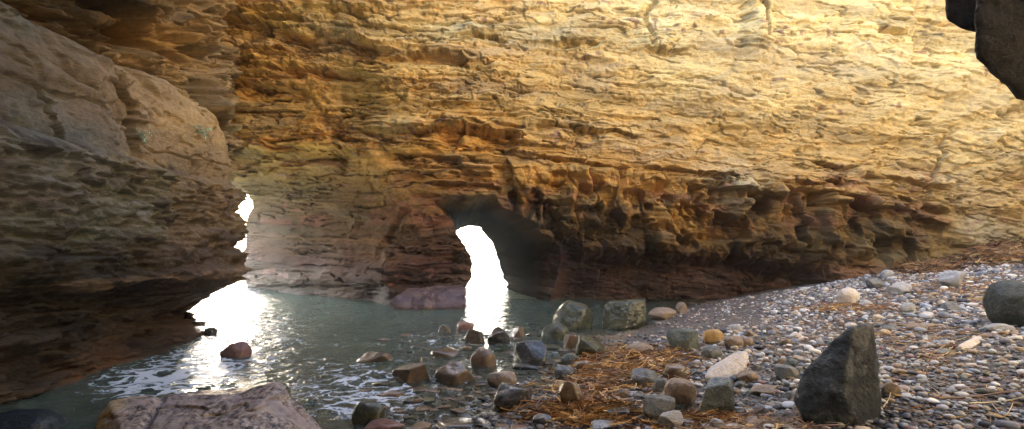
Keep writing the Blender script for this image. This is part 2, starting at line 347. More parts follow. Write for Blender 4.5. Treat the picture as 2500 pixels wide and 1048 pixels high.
def build_back():
    X = spaced((-15, -9.5, .06), (-9.5, 14.2, .021), (14.2, 19, .1)); Z = spaced((-1.2, 0, .05), (0, 8.8, .021), (8.8, 13, .12))
    XX, ZZ = np.meshgrid(X, Z, indexing='ij')
    B = back_base(XX)
    up = ss(2.6, 5.0, ZZ)
    B = B - up * np.maximum(B - 15.0, 0) * .8
    lean = np.interp(XX, [-9, -5, -1, 4, 9, 14], [.28, .20, .02, -.12, -.22, -.26])
    Ym = B - lean * np.maximum(ZZ - 3.2, 0) - .0 * ZZ
    px, py = proj(XX, Ym, ZZ)
    d, (j1, a1, a2, a3, ca, belt, foot, plain, upleft, bb) = wall_relief(px, py)
    Xj = XX + .05 * fbm(px / 30, py / 30, o=2, seed=80)
    Zr = ZZ + .04 * fbm(px / 30, py / 18, o=2, seed=81)
    # tunnel
    Xq = XX + .09 * fbm(XX * 3, ZZ * 3, o=4, seed=160); Zq = ZZ + .07 * fbm(XX * 3, ZZ * 3, o=4, seed=161)
    inm = inside(Xq, Zq, mouthW); Xh = XX + .4 * (Xq - XX); inh = inside(Xh, ZZ, holeW)
    dM = seg_d(Xq, Zq, mouthW); dH = seg_d(Xh, ZZ, holeW)
    t = np.where(inm, dM / (dM + dH + 1e-6), 0.0); t = np.where(inh & inm, 1.0, t)
    t = np.where(inm, np.clip(t, 0, 1) ** .75, 0)
    dd = d * (1 - .9 * ss(.05, .35, t)) + ss(.05, .4, t) * .0
    Y = Ym - dd
    Y = Y + t * (W0 - Ym) * .6
    P = np.stack([Xj + AX[0] * TL * t - 0 * t, Y + TL * t, Zr], -1)
    P[..., 0] += t * .12 * fbm(Y * 2 + ZZ, ZZ * 3, o=3, seed=90); P[..., 2] += t * (1 - t) * .9 * fbm(Y * 2, XX * 2, o=3, seed=91)
    keepv = ~(inh & inm)
    side = (px < 545  + 12 * vn(ZZ * 2, seed=95)) & (ZZ < 5.0 + .5 * vn(XX, seed=96))
    side |= (px < 605 + 14 * vn(ZZ * 2.2, seed=95) - 10 * ss(560, 690, py)) & (py > 475 ) & (px > 0)
    keepv &= ~side
    keep = keepv[:-1, :-1] & keepv[1:, :-1] & keepv[1:, 1:] & keepv[:-1, 1:]
    # colours (albedo, with tunnel and foot shade put in)
    pale = (.64, .52, .32); cream = (.66, .56, .37); tan = (.55, .39, .19); ora = (.56, .31, .09); ochre = (.50, .33, .11)
    olive = (.105, .083, .045); pur = (.085, .046, .042); grey = (.40, .36, .29); brn = (.23, .14, .065); dk = (.10, .075, .06)
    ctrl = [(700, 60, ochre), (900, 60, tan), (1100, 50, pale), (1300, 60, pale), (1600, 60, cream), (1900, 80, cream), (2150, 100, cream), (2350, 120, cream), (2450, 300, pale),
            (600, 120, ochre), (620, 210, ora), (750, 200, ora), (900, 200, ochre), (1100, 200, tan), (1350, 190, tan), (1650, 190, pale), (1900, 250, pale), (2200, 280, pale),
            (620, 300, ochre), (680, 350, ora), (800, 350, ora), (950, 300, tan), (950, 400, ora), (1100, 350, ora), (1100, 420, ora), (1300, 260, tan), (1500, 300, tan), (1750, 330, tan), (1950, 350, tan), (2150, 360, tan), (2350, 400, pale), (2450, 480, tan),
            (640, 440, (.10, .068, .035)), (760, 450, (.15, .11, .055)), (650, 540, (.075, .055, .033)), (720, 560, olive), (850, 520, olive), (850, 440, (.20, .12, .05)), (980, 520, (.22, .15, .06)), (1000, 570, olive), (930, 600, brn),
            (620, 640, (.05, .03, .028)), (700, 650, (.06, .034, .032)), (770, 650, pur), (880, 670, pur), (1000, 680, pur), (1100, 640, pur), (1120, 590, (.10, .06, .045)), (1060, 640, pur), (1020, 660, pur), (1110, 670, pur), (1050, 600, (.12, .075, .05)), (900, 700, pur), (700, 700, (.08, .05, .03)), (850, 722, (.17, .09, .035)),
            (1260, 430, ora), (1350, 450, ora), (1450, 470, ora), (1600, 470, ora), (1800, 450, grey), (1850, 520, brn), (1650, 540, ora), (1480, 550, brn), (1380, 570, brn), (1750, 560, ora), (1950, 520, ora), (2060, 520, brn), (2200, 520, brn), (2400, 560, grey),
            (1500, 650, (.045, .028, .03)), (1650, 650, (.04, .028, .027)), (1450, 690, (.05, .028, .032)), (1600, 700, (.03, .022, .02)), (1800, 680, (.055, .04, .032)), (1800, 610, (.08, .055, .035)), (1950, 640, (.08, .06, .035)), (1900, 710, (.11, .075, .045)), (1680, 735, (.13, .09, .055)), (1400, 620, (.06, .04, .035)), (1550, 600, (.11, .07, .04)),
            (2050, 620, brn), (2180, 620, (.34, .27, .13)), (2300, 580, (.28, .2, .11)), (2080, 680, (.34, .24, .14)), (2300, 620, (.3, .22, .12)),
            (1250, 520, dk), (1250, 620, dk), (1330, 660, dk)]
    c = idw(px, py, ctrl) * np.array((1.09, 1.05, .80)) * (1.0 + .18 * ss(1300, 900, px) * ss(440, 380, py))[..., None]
    lay = h01(np.floor(bb / 17.), seed=120) - .5
    lay2 = h01(j1, seed=121) - .5
    c = c * (1 + .30 * lay[..., None] + .22 * lay2[..., None] + .16 * (a2 - .5)[..., None] + .14 * (a3 - .5)[..., None])
    # orange and grey beds
    om = (h01(j1, seed=130) > .72) * .45 * ss(1500, 1100, px) * ss(470, 400, py)
    c = c * (1 - om[..., None]) + om[..., None] * np.array(ora)
    gm = .22 * ss(.1, .5, fbm(px / 160, bb / 30, o=3, seed=131))
    c = c * (1 - gm[..., None]) + gm[..., None] * np.array(grey) * (c.mean(-1) / .37)[..., None]
    nod = ss(.66, .78, vn(px / 16, bb / 9, seed=132)) * (h01(np.floor(bb / 60. + .3), seed=133) > .55) * ss(.0, .3, vn(px / 120, bb / 40, seed=134)) * .75
    c = c * (1 - nod[..., None]) + nod[..., None] * np.array((.27, .15, .11))
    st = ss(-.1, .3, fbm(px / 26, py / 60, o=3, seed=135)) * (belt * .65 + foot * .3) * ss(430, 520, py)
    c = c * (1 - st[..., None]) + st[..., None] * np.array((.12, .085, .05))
    rd = ss(.2, .4, fbm(px / 70, py / 30, o=3, seed=136)) * .45 * ss(400, 440, py) * ss(600, 540, py)
    c = c * (1 - rd[..., None]) + rd[..., None] * np.array((.28, .12, .07))
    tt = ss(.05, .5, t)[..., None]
    c = c * (1 - tt) + np.array((.010, .010, .012)) * tt  # tunnel darkness put into the colour, nearly black further in
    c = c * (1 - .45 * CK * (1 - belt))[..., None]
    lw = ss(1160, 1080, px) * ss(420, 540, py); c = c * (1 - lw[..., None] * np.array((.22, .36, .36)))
    c = c * (1 - foot[..., None] * np.array((.40, .52, .38))) * (1 - .35 * belt * ss(470, 560, py))[..., None]  # foot and lower belt: dark wet rock, with shade put into the colour
    wet = np.clip(ss(610, 720, py) * .8 * (1 - ss(0, .2, t)) - .3 * t, -.3, 1)
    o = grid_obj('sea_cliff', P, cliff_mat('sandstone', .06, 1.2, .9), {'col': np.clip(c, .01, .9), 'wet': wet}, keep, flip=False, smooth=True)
    tag(o, kind='structure'); return o

# ------------------------------------------------------------------ left rock mass
def path_left(n_step=.022):
    pts = [(-4.75, -1.5), (-4.8, 1.0), (-4.82, 4.0), (-4.92, 6.0), (-5.02, 8.0), (-5.1, 9.5)]
    pts += [(-5.1 - .6 * (1 - math.cos(a)), 9.5 + .7 * math.sin(a)) for a in np.linspace(.2, 1.5, 8)]
    pts += [(-7.5, 10.9), (-10, 11.6), (-14, 13)]
    p = np.array(pts); seg = np.hypot(*np.diff(p, axis=0).T); s = np.concatenate([[0], np.cumsum(seg)])
    S = spaced((0, 4.5, .06), (4.5, 12.8, n_step), (12.8, s[-1], .08))
    x = np.interp(S, s, p[:, 0]); y = np.interp(S, s, p[:, 1])
    k = np.ones(17) / 17
    xs = np.convolve(np.pad(x, 8, 'edge'), k, 'valid'); ys = np.convolve(np.pad(y, 8, 'edge'), k, 'valid')
    tx, ty = np.gradient(xs), np.gradient(ys); L = np.hypot(tx, ty); tx /= L; ty /= L
    return S, xs, ys, ty, -tx     # outward normal = right of the direction of travel
def build_left():
    S, xs, ys, nx, ny = path_left()
    prof = np.array([(-1.2, .35), (-.2, .45), (.05, .55), (.18, .85), (.5, 1.05), (.85, .95), (1.05, .6), (1.18, .22), (1.32, .05), (1.6, 0), (2.2, .02), (2.62, .0), (2.75, .12), (3.1, .15), (3.7, .24), (4.05, .42), (4.22, .7), (4.32, 1.2), (4.45, 2.6)])
    seg = np.hypot(*np.diff(prof, axis=0).T); v = np.concatenate([[0], np.cumsum(seg)])
    Vv = spaced((0, 1.0, .05), (1.0, v[-1] - 1.2, .02), (v[-1] - 1.2, v[-1], .05))
    z0 = np.interp(Vv, v, prof[:, 0]); r0 = np.interp(Vv, v, prof[:, 1])
    k = np.ones(9) / 9; sm = lambda a: np.convolve(np.pad(a, 4, 'edge'), k, 'valid')
    z0, r0 = sm(z0), sm(r0)
    SS, VV = np.meshgrid(S, Vv, indexing='ij')
    Xp, Yp, NX, NY = [a[:, None] + 0 * VV for a in (xs, ys, nx, ny)]
    ZZ = z0[None, :] + 0 * SS; RR = r0[None, :] + 0 * SS
    low = ss(1.3, .9, ZZ)
    RR = RR * (1 - low * (1 - np.interp(Yp, [3, 5, 7, 10], [.0, .2, .7, 1.05])))
    # slight dip of the lip towards the viewer
    ZZ = ZZ + np.interp(Yp, [3, 5, 10], [-.14, -.10, .05]) * ss(-.2, .6, ZZ) * ss(4.4, 3, ZZ)
    ZZ = ZZ - .36 * ss(8.0, 10.5, SS) * ss(.3, .85, ZZ) * ss(2.1, 1.3, ZZ)
    X0 = Xp - NX * RR; Y0 = Yp - NY * RR
    px, py = proj(X0, np.maximum(Y0, .5), ZZ)
    u = SS + .10 * fbm(SS * 2, ZZ * 3, o=3, seed=200); b = ZZ + .03 * fbm(SS * 1.6, ZZ * 4, o=3, seed=201) + .015 * fbm(SS * 12, ZZ * 14, o=2, seed=2)
    s1, j1, a1 = strata(u, b, .42, 1.7, 210, .3); s2, j2, a2 = strata(u, b, .11, .6, 220); s3, j3, a3 = strata(u, b, .045, .3, 230)
    rough = ss(2.75, 2.6, ZZ)           # beds below the blocky shelf are rough, above is massive sandstone
    mass = 1 - rough
    d = rough * (.06 * s1 + .055 * s2 + .026 * s3) + mass * (.04 * s1 + .004 * s2)
    d += .16 * fbm(SS * .8, ZZ * .9, o=3, seed=240) + .05 * fbm(SS * 4, ZZ * 5, o=4, seed=241) * (.15 + 1.05 * rough) + .012 * fbm(SS * 20, ZZ * 28, o=3, seed=242)
    d += rough * ss(-.1, .4, fbm(SS * 3, ZZ * 6, o=3, seed=246)) * .05
    q1 = fbm(SS * 1.7, ZZ * 5, o=4, seed=291, g=.55); q2 = fbm(SS * 5, ZZ * 14, o=4, seed=292, g=.55); q3 = fbm(SS * 2.2, ZZ * 2.6, o=4, seed=293, g=.6)
    d += rough * (.05 * ss(0, .03, q1) + .04 * ss(.18, .21, q1) + .025 * ss(.1, .16, q2)) + mass * (.03 * ss(.28, .3, q1) + .04 * ss(.3, .32, q3) - .04 * ss(-.36, -.38, q3))
    d -= .035 * ss(.015, 0, np.abs(fbm(SS * 1.8, ZZ * 1.8, o=3, seed=294))) * ss(0, .2, fbm(SS * .7, ZZ * .7, o=2, seed=295))
    pit = ss(.45, .7, fbm(SS * 9, ZZ * 11, o=2, seed=247)) * rough * ss(1.2, 1.6, ZZ); d -= .05 * pit
    # big weathered blocks in the upper near corner
    blk = ss(480, 380, px) * ss(200, 150, py - .15 * px)
    v1, _, ba = strata(SS + .3 * ZZ, ZZ + .15 * SS, .6, 1.0, 250, .8); d += blk * (.16 * v1 + .10 * fbm(SS * 3, ZZ * 3, o=4, seed=251))
    # shelf of broken blocks at z 2.7
    c1, _, _ = strata(ZZ * 3, SS, .16, 1.0, 260, .6); d += .06 * c1 * ss(.22, .05, np.abs(ZZ - 2.58))
    d += .10 * ss(.12, .04, np.abs(ZZ - 2.66)) * ss(415, 380, px)
    # open joints: (px,py) polylines
    def joint(pts, w, dep, side=0):
        nonlocal d
        ys_ = [p[1] for p in pts]; xs_ = [p[0] for p in pts]
        jx = np.interp(py, ys_, xs_) + 4 * vn(py / 9, seed=int(xs_[0]))
        q = px - jx; m = ss(ys_[0] - 10, ys_[0] + 10, py) * ss(ys_[-1] + 10, ys_[-1] - 10, py)
        d = d - dep * m * ss(w, w * .25, np.abs(q)) + side * m * ss(0, 3, q) * ss(60, 0, q)
    joint([(245, 160), (275, 225), (320, 260), (328, 330), (335, 380)], 5, .3, .12)
    joint([(75, 215), (110, 285), (150, 370)], 4, .08, .04)
    joint([(208, 190), (240, 250), (275, 275), (330, 315)], 4, .08, -.05)
    joint([(292, 290), (308, 330)], 4, .08)
    joint([(468, 200), (492, 260), (505, 315)], 11, .10, .03)
    joint([(472, 385), (478, 415)], 5, .12); joint([(508, 375), (514, 402)], 4, .1)
    joint([(405, 410), (412, 470), (425, 560)], 5, .10, -.05)
    joint([(120, 295), (150, 372)], 3, .06)
    # ledge lines
    d -= .06 * ss(.025, .005, np.abs(ZZ - 3.02 - .05 * np.sin(SS * 1.3) - .03 * fbm(SS * 3, o=2, seed=263))) * ss(300, 420, px)
    d += .22 * ss(.16, .06, np.abs(ZZ - 1.12)) * ss(80, 200, px) * (.6 + .4 * vn(SS * 2, seed=262))     # the pale lip
    lo = ss(1.0, .7, ZZ); d += lo * (.03 * s2 + .03 * s1) + lo * (.12 * fbm(SS * 1.2 + ZZ * 2, ZZ * 3.2, o=4, seed=270))
    P = np.stack([X0 + NX * d, Y0 + NY * d, ZZ + .03 * fbm(SS * 3, ZZ * 3, o=2, seed=271)], -1)
    greyb = (.19, .19, .185); bl = (.15, .165, .175); tanp = (.34, .24, .145); tan = (.32, .235, .14); warm = (.44, .31, .165); green = (.165, .16, .125); blk_ = (.025, .022, .022); pur = (.16, .10, .10); rust = (.12, .06, .025)
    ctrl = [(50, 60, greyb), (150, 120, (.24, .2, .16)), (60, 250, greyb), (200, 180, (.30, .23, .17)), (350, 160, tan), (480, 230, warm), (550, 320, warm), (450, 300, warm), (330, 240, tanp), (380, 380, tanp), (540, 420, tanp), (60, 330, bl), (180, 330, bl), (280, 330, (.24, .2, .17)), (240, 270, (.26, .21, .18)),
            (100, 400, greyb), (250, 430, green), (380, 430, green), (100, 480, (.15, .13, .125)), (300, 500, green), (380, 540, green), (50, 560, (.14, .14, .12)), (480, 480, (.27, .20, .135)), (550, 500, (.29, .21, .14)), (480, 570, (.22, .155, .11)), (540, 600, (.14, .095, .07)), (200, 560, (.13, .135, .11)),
            (450, 620, (.10, .07, .06)), (100, 620, blk_), (250, 650, blk_), (50, 720, blk_), (300, 720, blk_), (420, 760, (.06, .03, .022)), (350, 850, (.035, .022, .015)), (280, 880, rust), (150, 800, (.02, .016, .014)), (240, 920, rust), (80, 900, (.03, .022, .016)), (430, 700, (.06, .035, .03))]  # undercut near black: wet rock plus recess shade put into the colour
    c = idw(px, py, ctrl)
    c = c * (1 + (.22 * (h01(np.floor(b / .09), seed=280) - .5) + .2 * (a2 - .5) * rough)[..., None])
    mo = ss(-.05, .35, fbm(SS * 3, ZZ * 5, o=4, seed=281)) * ss(3.1, 2.4, ZZ + .5 * fbm(SS * 2, ZZ * 2, o=3, seed=298)) * .55 * ss(1.2, 1.5, ZZ)
    c = c * (1 - mo[..., None]) + mo[..., None] * np.array((.06, .045, .05))
    mo = ss(.15, .4, fbm(SS * 4, ZZ * 7, o=4, seed=282)) * rough * .38 * ss(420, 300, px) * ss(1.5, 2, ZZ)
    c = c * (1 - mo[..., None]) + mo[..., None] * np.array((.34, .32, .31))
    c = c * (1 + (ss(3.4, 2.3, ZZ + .5 * fbm(SS * 1.5, ZZ * 2, o=4, seed=297) + .5 * ss(200, 450, px)) * ss(.9, 1.5, ZZ))[..., None] * np.array((-.06, .0, .06)))
    lip = ss(.10, .03, np.abs(ZZ - 1.13)) * .6 * ss(60, 200, px) * ss(0, .3, fbm(SS * 5, ZZ * 10, o=3, seed=283) + .2)
    c = c * (1 - lip[..., None]) + lip[..., None] * np.array((.36, .26, .2))
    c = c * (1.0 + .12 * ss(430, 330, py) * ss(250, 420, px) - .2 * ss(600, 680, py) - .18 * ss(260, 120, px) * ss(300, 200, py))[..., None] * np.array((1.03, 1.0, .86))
    wet = np.clip(ss(1.2, .6, ZZ) * .5 + ss(.4, .0, ZZ) * .4, 0, 1)
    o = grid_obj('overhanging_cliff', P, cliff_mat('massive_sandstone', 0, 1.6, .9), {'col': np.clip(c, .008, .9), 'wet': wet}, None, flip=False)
    tag(o, kind='structure'); return P, px, py

def build_upper_left():
    Y = spaced((-4, 3.5, .1), (3.5, 12.5, .025), (12.5, 16.5, .04)); Z = spaced((3.6, 8.8, .025), (8.8, 13, .12))
    YY, ZZ = np.meshgrid(Y, Z, indexing='ij')
    X0 = np.interp(YY, [-4, 4, 8, 10.2, 11.5, 13, 15, 16.5], [-6.2, -6.15, -6.25, -6.2, -6.9, -7.4, -8.5, -9.5])
    X0 = X0 + .35 * np.maximum(ZZ - 4.3, 0) * ss(9.5, 7, YY)          # roof bulges out over the ledge
    px, py = proj(X0, np.maximum(YY, .5), ZZ)
    s1, j1, a1 = strata(YY + .2 * fbm(YY * 2, ZZ * 2, o=3, seed=303), ZZ - .12 * YY + .1 * fbm(YY * 1.5, ZZ * 3, o=3, seed=300), .34, 1.1, 310)
    s2, j2, a2 = strata(YY, ZZ - .12 * YY + .03 * fbm(YY * 5, ZZ * 7, o=3, seed=301), .12, .45, 320)
    pu = fbm(YY * 1.3, ZZ * 2.6, o=4, seed=341, g=.55)
    d = .26 * s1 + .12 * s2 + .12 * ss(0, .04, pu) + .12 * ss(.2, .24, pu) - .3 * ss(-.15, -.3, pu) + .40 * fbm(YY * .7, ZZ * .9, o=3, seed=330) + .1 * fbm(YY * 4, ZZ * 5, o=4, seed=331)
    # diagonal lit slab and the black hollow before it
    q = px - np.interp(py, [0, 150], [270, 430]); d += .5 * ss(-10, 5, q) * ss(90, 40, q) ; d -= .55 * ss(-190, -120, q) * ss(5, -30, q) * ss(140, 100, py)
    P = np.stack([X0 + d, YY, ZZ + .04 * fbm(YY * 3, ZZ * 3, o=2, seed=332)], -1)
    c = idw(px, py, [(200, 20, (.05, .04, .028)), (300, 80, (.055, .042, .03)), (260, 0, (.05, .04, .028)), (350, 60, (.50, .30, .10)), (400, 100, (.52, .31, .10)), (420, 40, (.2, .14, .08)), (480, 120, (.42, .32, .2)), (510, 200, (.45, .35, .2)), (540, 100, (.40, .26, .10)), (480, 30, (.4, .28, .13)), (560, 200, (.36, .24, .10)), (580, 60, (.4, .26, .10))])  # dark ceiling corner: its shade put into the colour
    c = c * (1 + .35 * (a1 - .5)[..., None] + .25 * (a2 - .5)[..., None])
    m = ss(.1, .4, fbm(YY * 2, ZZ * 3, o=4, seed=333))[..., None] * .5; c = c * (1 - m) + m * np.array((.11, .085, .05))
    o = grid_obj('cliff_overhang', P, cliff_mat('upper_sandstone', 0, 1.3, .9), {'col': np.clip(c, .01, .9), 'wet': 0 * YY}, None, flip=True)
    tag(o, kind='structure')

# ------------------------------------------------------------------ roof over the viewer and the cliffs beside and behind (off frame)
def build_surround():
    m = cliff_mat('side_sandstone', 0, .6, .6)
    X = np.linspace(-9, 9, 120); Y = np.linspace(-7, 15, 150)
    XX, YY = np.meshgrid(X, Y, indexing='ij')
    edge = np.interp(YY, [-7, 2.2, 3.6, 4.8, 9, 12, 15], [9, 6.2, 3.8, -2.8, -4.8, -5.6, -6.2]) + .5 * fbm(YY, XX * .3, o=2, seed=401)
    Zb = 4.6 + .33 * np.maximum(YY, 0) + .4 * fbm(XX * .6, YY * .6, o=4, seed=400)
    top = Zb + 2.4
    kv = XX < edge; keep = kv[:-1, :-1] & kv[1:, :-1] & kv[1:, 1:] & kv[:-1, 1:]
    P = np.stack([XX, YY, Zb], -1); c = np.zeros(XX.shape + (3,)) + np.array((.22, .16, .09))
    o = grid_obj('cave_roof', P, m, {'col': c, 'wet': 0 * XX}, keep, flip=True); tag(o, kind='structure')
    md = o.modifiers.new('thick', 'SOLIDIFY'); md.thickness = 2.0; md.offset = -1
    # right hand cliff, sunlit high up
    S = np.linspace(0, 1, 260); Z = np.linspace(-1, 17, 220)
    SS, ZZ = np.meshgrid(S, Z, indexing='ij')
    bx = np.interp(SS, [0, .25, .5, .75, 1], [17.5, 15.5, 14, 11.5, 7]); by = np.interp(SS, [0, .25, .5, .75, 1], [14.5, 8, 2, -4, -8])
    px = SS * 2200; s1, _, a1 = strata(px, ZZ * 90, 34, 190, 410); s2, _, a2 = strata(px, ZZ * 90, 13, 85, 420)
    d = .25 * s1 + .12 * s2 + .8 * fbm(SS * 6, ZZ * .4, o=4, seed=430) + .25 * np.maximum(ZZ - 4, 0) * 0
    P = np.stack([bx - d * .9 + .12 * ZZ, by + d * .35, ZZ], -1); c = np.zeros(SS.shape + (3,)) + np.array((.66, .55, .38)); c *= (1 + .3 * (a1 - .5))[..., None]
    o = grid_obj('side_cliff', P, m, {'col': c, 'wet': 0 * SS}, None, flip=True); tag(o, kind='structure')
    X = np.linspace(0, 1, 90); Z = np.linspace(-1.2, 12, 90); UU, ZZ = np.meshgrid(X, Z, indexing='ij')
    a = UU * 2 * math.pi; R = 1 + .25 * fbm(np.cos(a) * 1.5, np.sin(a) * 1.5, ZZ * .6, o=4, seed=450); k = np.sqrt(np.clip((12.05 - ZZ) / 3, 0, 1))
    P = np.stack([-5.3 + 2.6 * np.cos(a) * R * k, 22.6 + 1.7 * np.sin(a) * R * k, ZZ], -1)
    o = grid_obj('sun_blocker_rock', P, m, {'col': np.zeros(P.shape) + np.array((.3, .22, .13)), 'wet': 0 * ZZ}, None, flip=False); tag(o, kind='structure')  # rock added out of view to keep the sun out of the tunnel
    # rear wall of the cave
    X = np.linspace(-9, 9, 120); Z = np.linspace(-1, 9, 70); XX, ZZ = np.meshgrid(X, Z, indexing='ij')
    YY = -6.5 + .6 * fbm(XX * .5, ZZ * .8, o=4, seed=440); c = np.zeros(XX.shape + (3,)) + np.array((.2, .15, .09))
    o = grid_obj('cave_rear_wall', np.stack([XX, YY, ZZ], -1), m, {'col': c, 'wet': 0 * XX}, None, flip=False); tag(o, kind='structure')

# ------------------------------------------------------------------ beach sheet and water
def build_ground():
    m, nt, out = new_mat('wet_gravel'); b = NB(nt)
    pos = b.n('NewGeometry').outputs['Position']
    wet = b.n('Attribute', attribute_name='wet').outputs['Fac']; col = b.n('Attribute', attribute_name='col').outputs['Color']
    vo = b.n('TexVoronoi', i_Scale=38.0, i_Randomness=1.0); b.l(pos, vo.inputs['Vector'])
    vo2 = b.n('TexVoronoi', i_Scale=95.0, i_Randomness=1.0); b.l(pos, vo2.inputs['Vector'])
    n = b.noise(pos, 2.2, 6, .6, .5)
    r1 = b.n('SeparateColor'); b.l(vo.outputs['Color'], r1.inputs[0]); r2 = b.n('SeparateColor'); b.l(vo2.outputs['Color'], r2.inputs[0])
    c1 = b.ramp(r1.outputs[0], [(0, (.035, .03, .035)), (.45, (.09, .075, .07)), (.7, (.15, .12, .09)), (.88, (.22, .2, .18)), (1, (.4, .38, .35))])
    c2 = b.ramp(r2.outputs[1], [(0, (.04, .035, .04)), (.6, (.10, .085, .075)), (.85, (.18, .15, .12)), (1, (.36, .33, .3))])
    c = b.mixc(.5, c1, c2); c = b.mixc(1.0, c, col, 'MULTIPLY'); c = b.mixc(.4, c, b.ramp(n, [(.3, .6), (.7, 1.3)]), 'MULTIPLY')
    hg = b.math('SUBTRACT', 1.0, b.math('ADD', b.math('MULTIPLY', vo.outputs['Distance'], 1.3), b.math('MULTIPLY', vo2.outputs['Distance'], .7)))
    bp = b.n('Bump', i_Strength=.9, i_Distance=.012); b.l(hg, bp.inputs['Height'])
    p = b.n('BsdfPrincipled'); b.l(c, p.inputs['Base Color']); b.l(bp.outputs[0], p.inputs['Normal'])
    b.l(b.math('SUBTRACT', .85, b.math('MULTIPLY', wet, .5)), p.inputs['Roughness']); b.l(p.outputs[0], out.inputs[0])
    X = spaced((-60, -9, 3), (-9, -3, .12), (-3, 14.5, .04), (14.5, 60, 3)); Y = spaced((-30, 0, 1.5), (0, 2.5, .1), (2.5, 15.5, .035), (15.5, 24, .3), (24, 260, 8))
    XX, YY = np.meshgrid(X, Y, indexing='ij')
    Z = ground_z(XX, YY); Z = np.where(YY > 15.5, np.minimum(Z, -.9), Z); Z = np.where((YY < 0), np.maximum(Z, -.3), Z)
    d = shore_d(XX, YY)
    wet_ = ss(1.2, .1, d)
    Z = Z + ss(.0, -.6, d) * .06 * fbm(XX * 3, YY * 3, o=4, seed=55)
    under = ss(.1, -.15, d)[..., None]
    sand = ss(2.2, .5, d)[..., None] * ss(9, 11, YY)[..., None]
    c = (1 - under) * np.array((1, .97, .95)) + under * np.array((1.5, 1.25, .85))
    c = c * (1 - .3 * sand) + .3 * sand * np.array((1.3, 1.0, .85))
    o = grid_obj('beach', np.stack([XX, YY, Z], -1), m, {'col': c, 'wet': wet_}, None); tag(o, kind='structure')

def build_water():
    m, nt, out = new_mat('pool_water'); b = NB(nt)
    pos = b.n('NewGeometry').outputs['Position']
    dep = b.n('Attribute', attribute_name='depth').outputs['Fac']; fo = b.n('Attribute', attribute_name='foam').outputs['Fac']
    w1 = b.noise(b.mapv(pos, (1, 1.9, 1)), 3.2, 4, .55, .6); w2 = b.noise(b.mapv(pos, (1, 1.5, 1)), 14, 3, .5, .3)
    bp = b.n('Bump', i_Strength=.85, i_Distance=.08); b.l(b.math('ADD', w1, b.math('MULTIPLY', w2, .22)), bp.inputs['Height'])
    gl = b.n('BsdfGlossy', i_Roughness=.05); b.l(bp.outputs[0], gl.inputs['Normal'])
    gl.inputs['Color'].default_value = (1, 1, 1, 1)
    murk = b.n('BsdfDiffuse'); murk.inputs['Color'].default_value = (.125, .175, .135, 1)
    tr = b.n('BsdfTransparent'); tr.inputs['Color'].default_value = (.80, .86, .76, 1)
    opac = b.math('SUBTRACT', 1.0, b.math('POWER', 2.718, b.math('MULTIPLY', dep, -2.3)), clamp=True)
    mx = b.n('MixShader'); b.l(opac, mx.inputs[0]); b.l(tr.outputs[0], mx.inputs[1]); b.l(murk.outputs[0], mx.inputs[2])
    fr = b.n('Fresnel', i_IOR=1.33); b.l(bp.outputs[0], fr.inputs['Normal'])
    mg = b.n('MixShader'); b.l(fr.outputs[0], mg.inputs[0]); b.l(mx.outputs[0], mg.inputs[1]); b.l(gl.outputs[0], mg.inputs[2])
    # foam: lacy lines
    wv = b.n('VectorMath', operation='ADD'); b.l(pos, wv.inputs[0])
    nv = b.n('TexNoise', i_Scale=2.2, i_Detail=4.0); b.l(pos, nv.inputs['Vector'])
    sc = b.n('VectorMath', operation='SCALE'); b.l(nv.outputs['Color'], sc.inputs[0]); sc.inputs['Scale'].default_value = .9; b.l(sc.outputs[0], wv.inputs[1])
    vor = b.n('TexVoronoi', feature='DISTANCE_TO_EDGE', i_Scale=2.6); b.l(b.mapv(wv.outputs[0], (1, 1.9, 1)), vor.inputs['Vector'])
    fn = b.noise(wv.outputs[0], 6, 6, .7, .4)
    lace = b.math('SUBTRACT', b.math('MULTIPLY', fo, .16), b.math('ADD', vor.outputs['Distance'], b.math('MULTIPLY', b.math('SUBTRACT', fn, .5), .55)))
    lf = b.math('MULTIPLY', lace, 14.0, clamp=True)
    foam = b.n('BsdfDiffuse'); foam.inputs['Color'].default_value = (.62, .66, .72, 1)
    mf = b.n('MixShader'); b.l(b.math('MULTIPLY', lf, .8), mf.inputs[0]); b.l(mg.outputs[0], mf.inputs[1]); b.l(foam.outputs[0], mf.inputs[2])
    b.l(mf.outputs[0], out.inputs[0])
    X = spaced((-300, -30, 15), (-30, -12, .6), (-12, 6.5, .045), (6.5, 20, 1), (20, 300, 15)); Y = spaced((-3, 2.8, .4), (2.8, 20, .045), (20, 40, .4), (40, 700, 15))
    XX, YY = np.meshgrid(X, Y, indexing='ij')
    Z = .030 * fbm(XX * 1.1, YY * 1.7, o=4, seed=500) + .014 * fbm(XX * 5 + YY, YY * 7, o=3, seed=501)
    d = shore_d(XX, YY)
    Z = Z * np.clip(-d * .8 + .25, .15, 1)
    g = np.where(YY > 15.5, -1.0, ground_z(XX, YY))
    px, py = proj(XX, np.maximum(YY, .5), 0 * XX)
    def bl(cx, cy, rx, ry): return np.exp(-(((px - cx) / rx) ** 2 + ((py - cy) / ry) ** 2))
    foam = 1.2 * bl(440, 920, 150, 45) + 1.0 * bl(330, 940, 90, 35) + .7 * bl(560, 870, 130, 40) + .6 * bl(860, 940, 130, 60) + .45 * bl(1000, 970, 220, 70) + .9 * bl(520, 790, 80, 60) + .5 * bl(650, 800, 120, 40) + .4 * bl(1100, 830, 160, 30) + .5 * bl(820, 1000, 60, 30) + .5 * bl(600, 705, 60, 14) - .2
    o = grid_obj('sea_water', np.stack([XX, YY, Z], -1), m, {'depth': np.clip(-g, 0, 3), 'foam': foam}, None); tag(o, kind='structure')

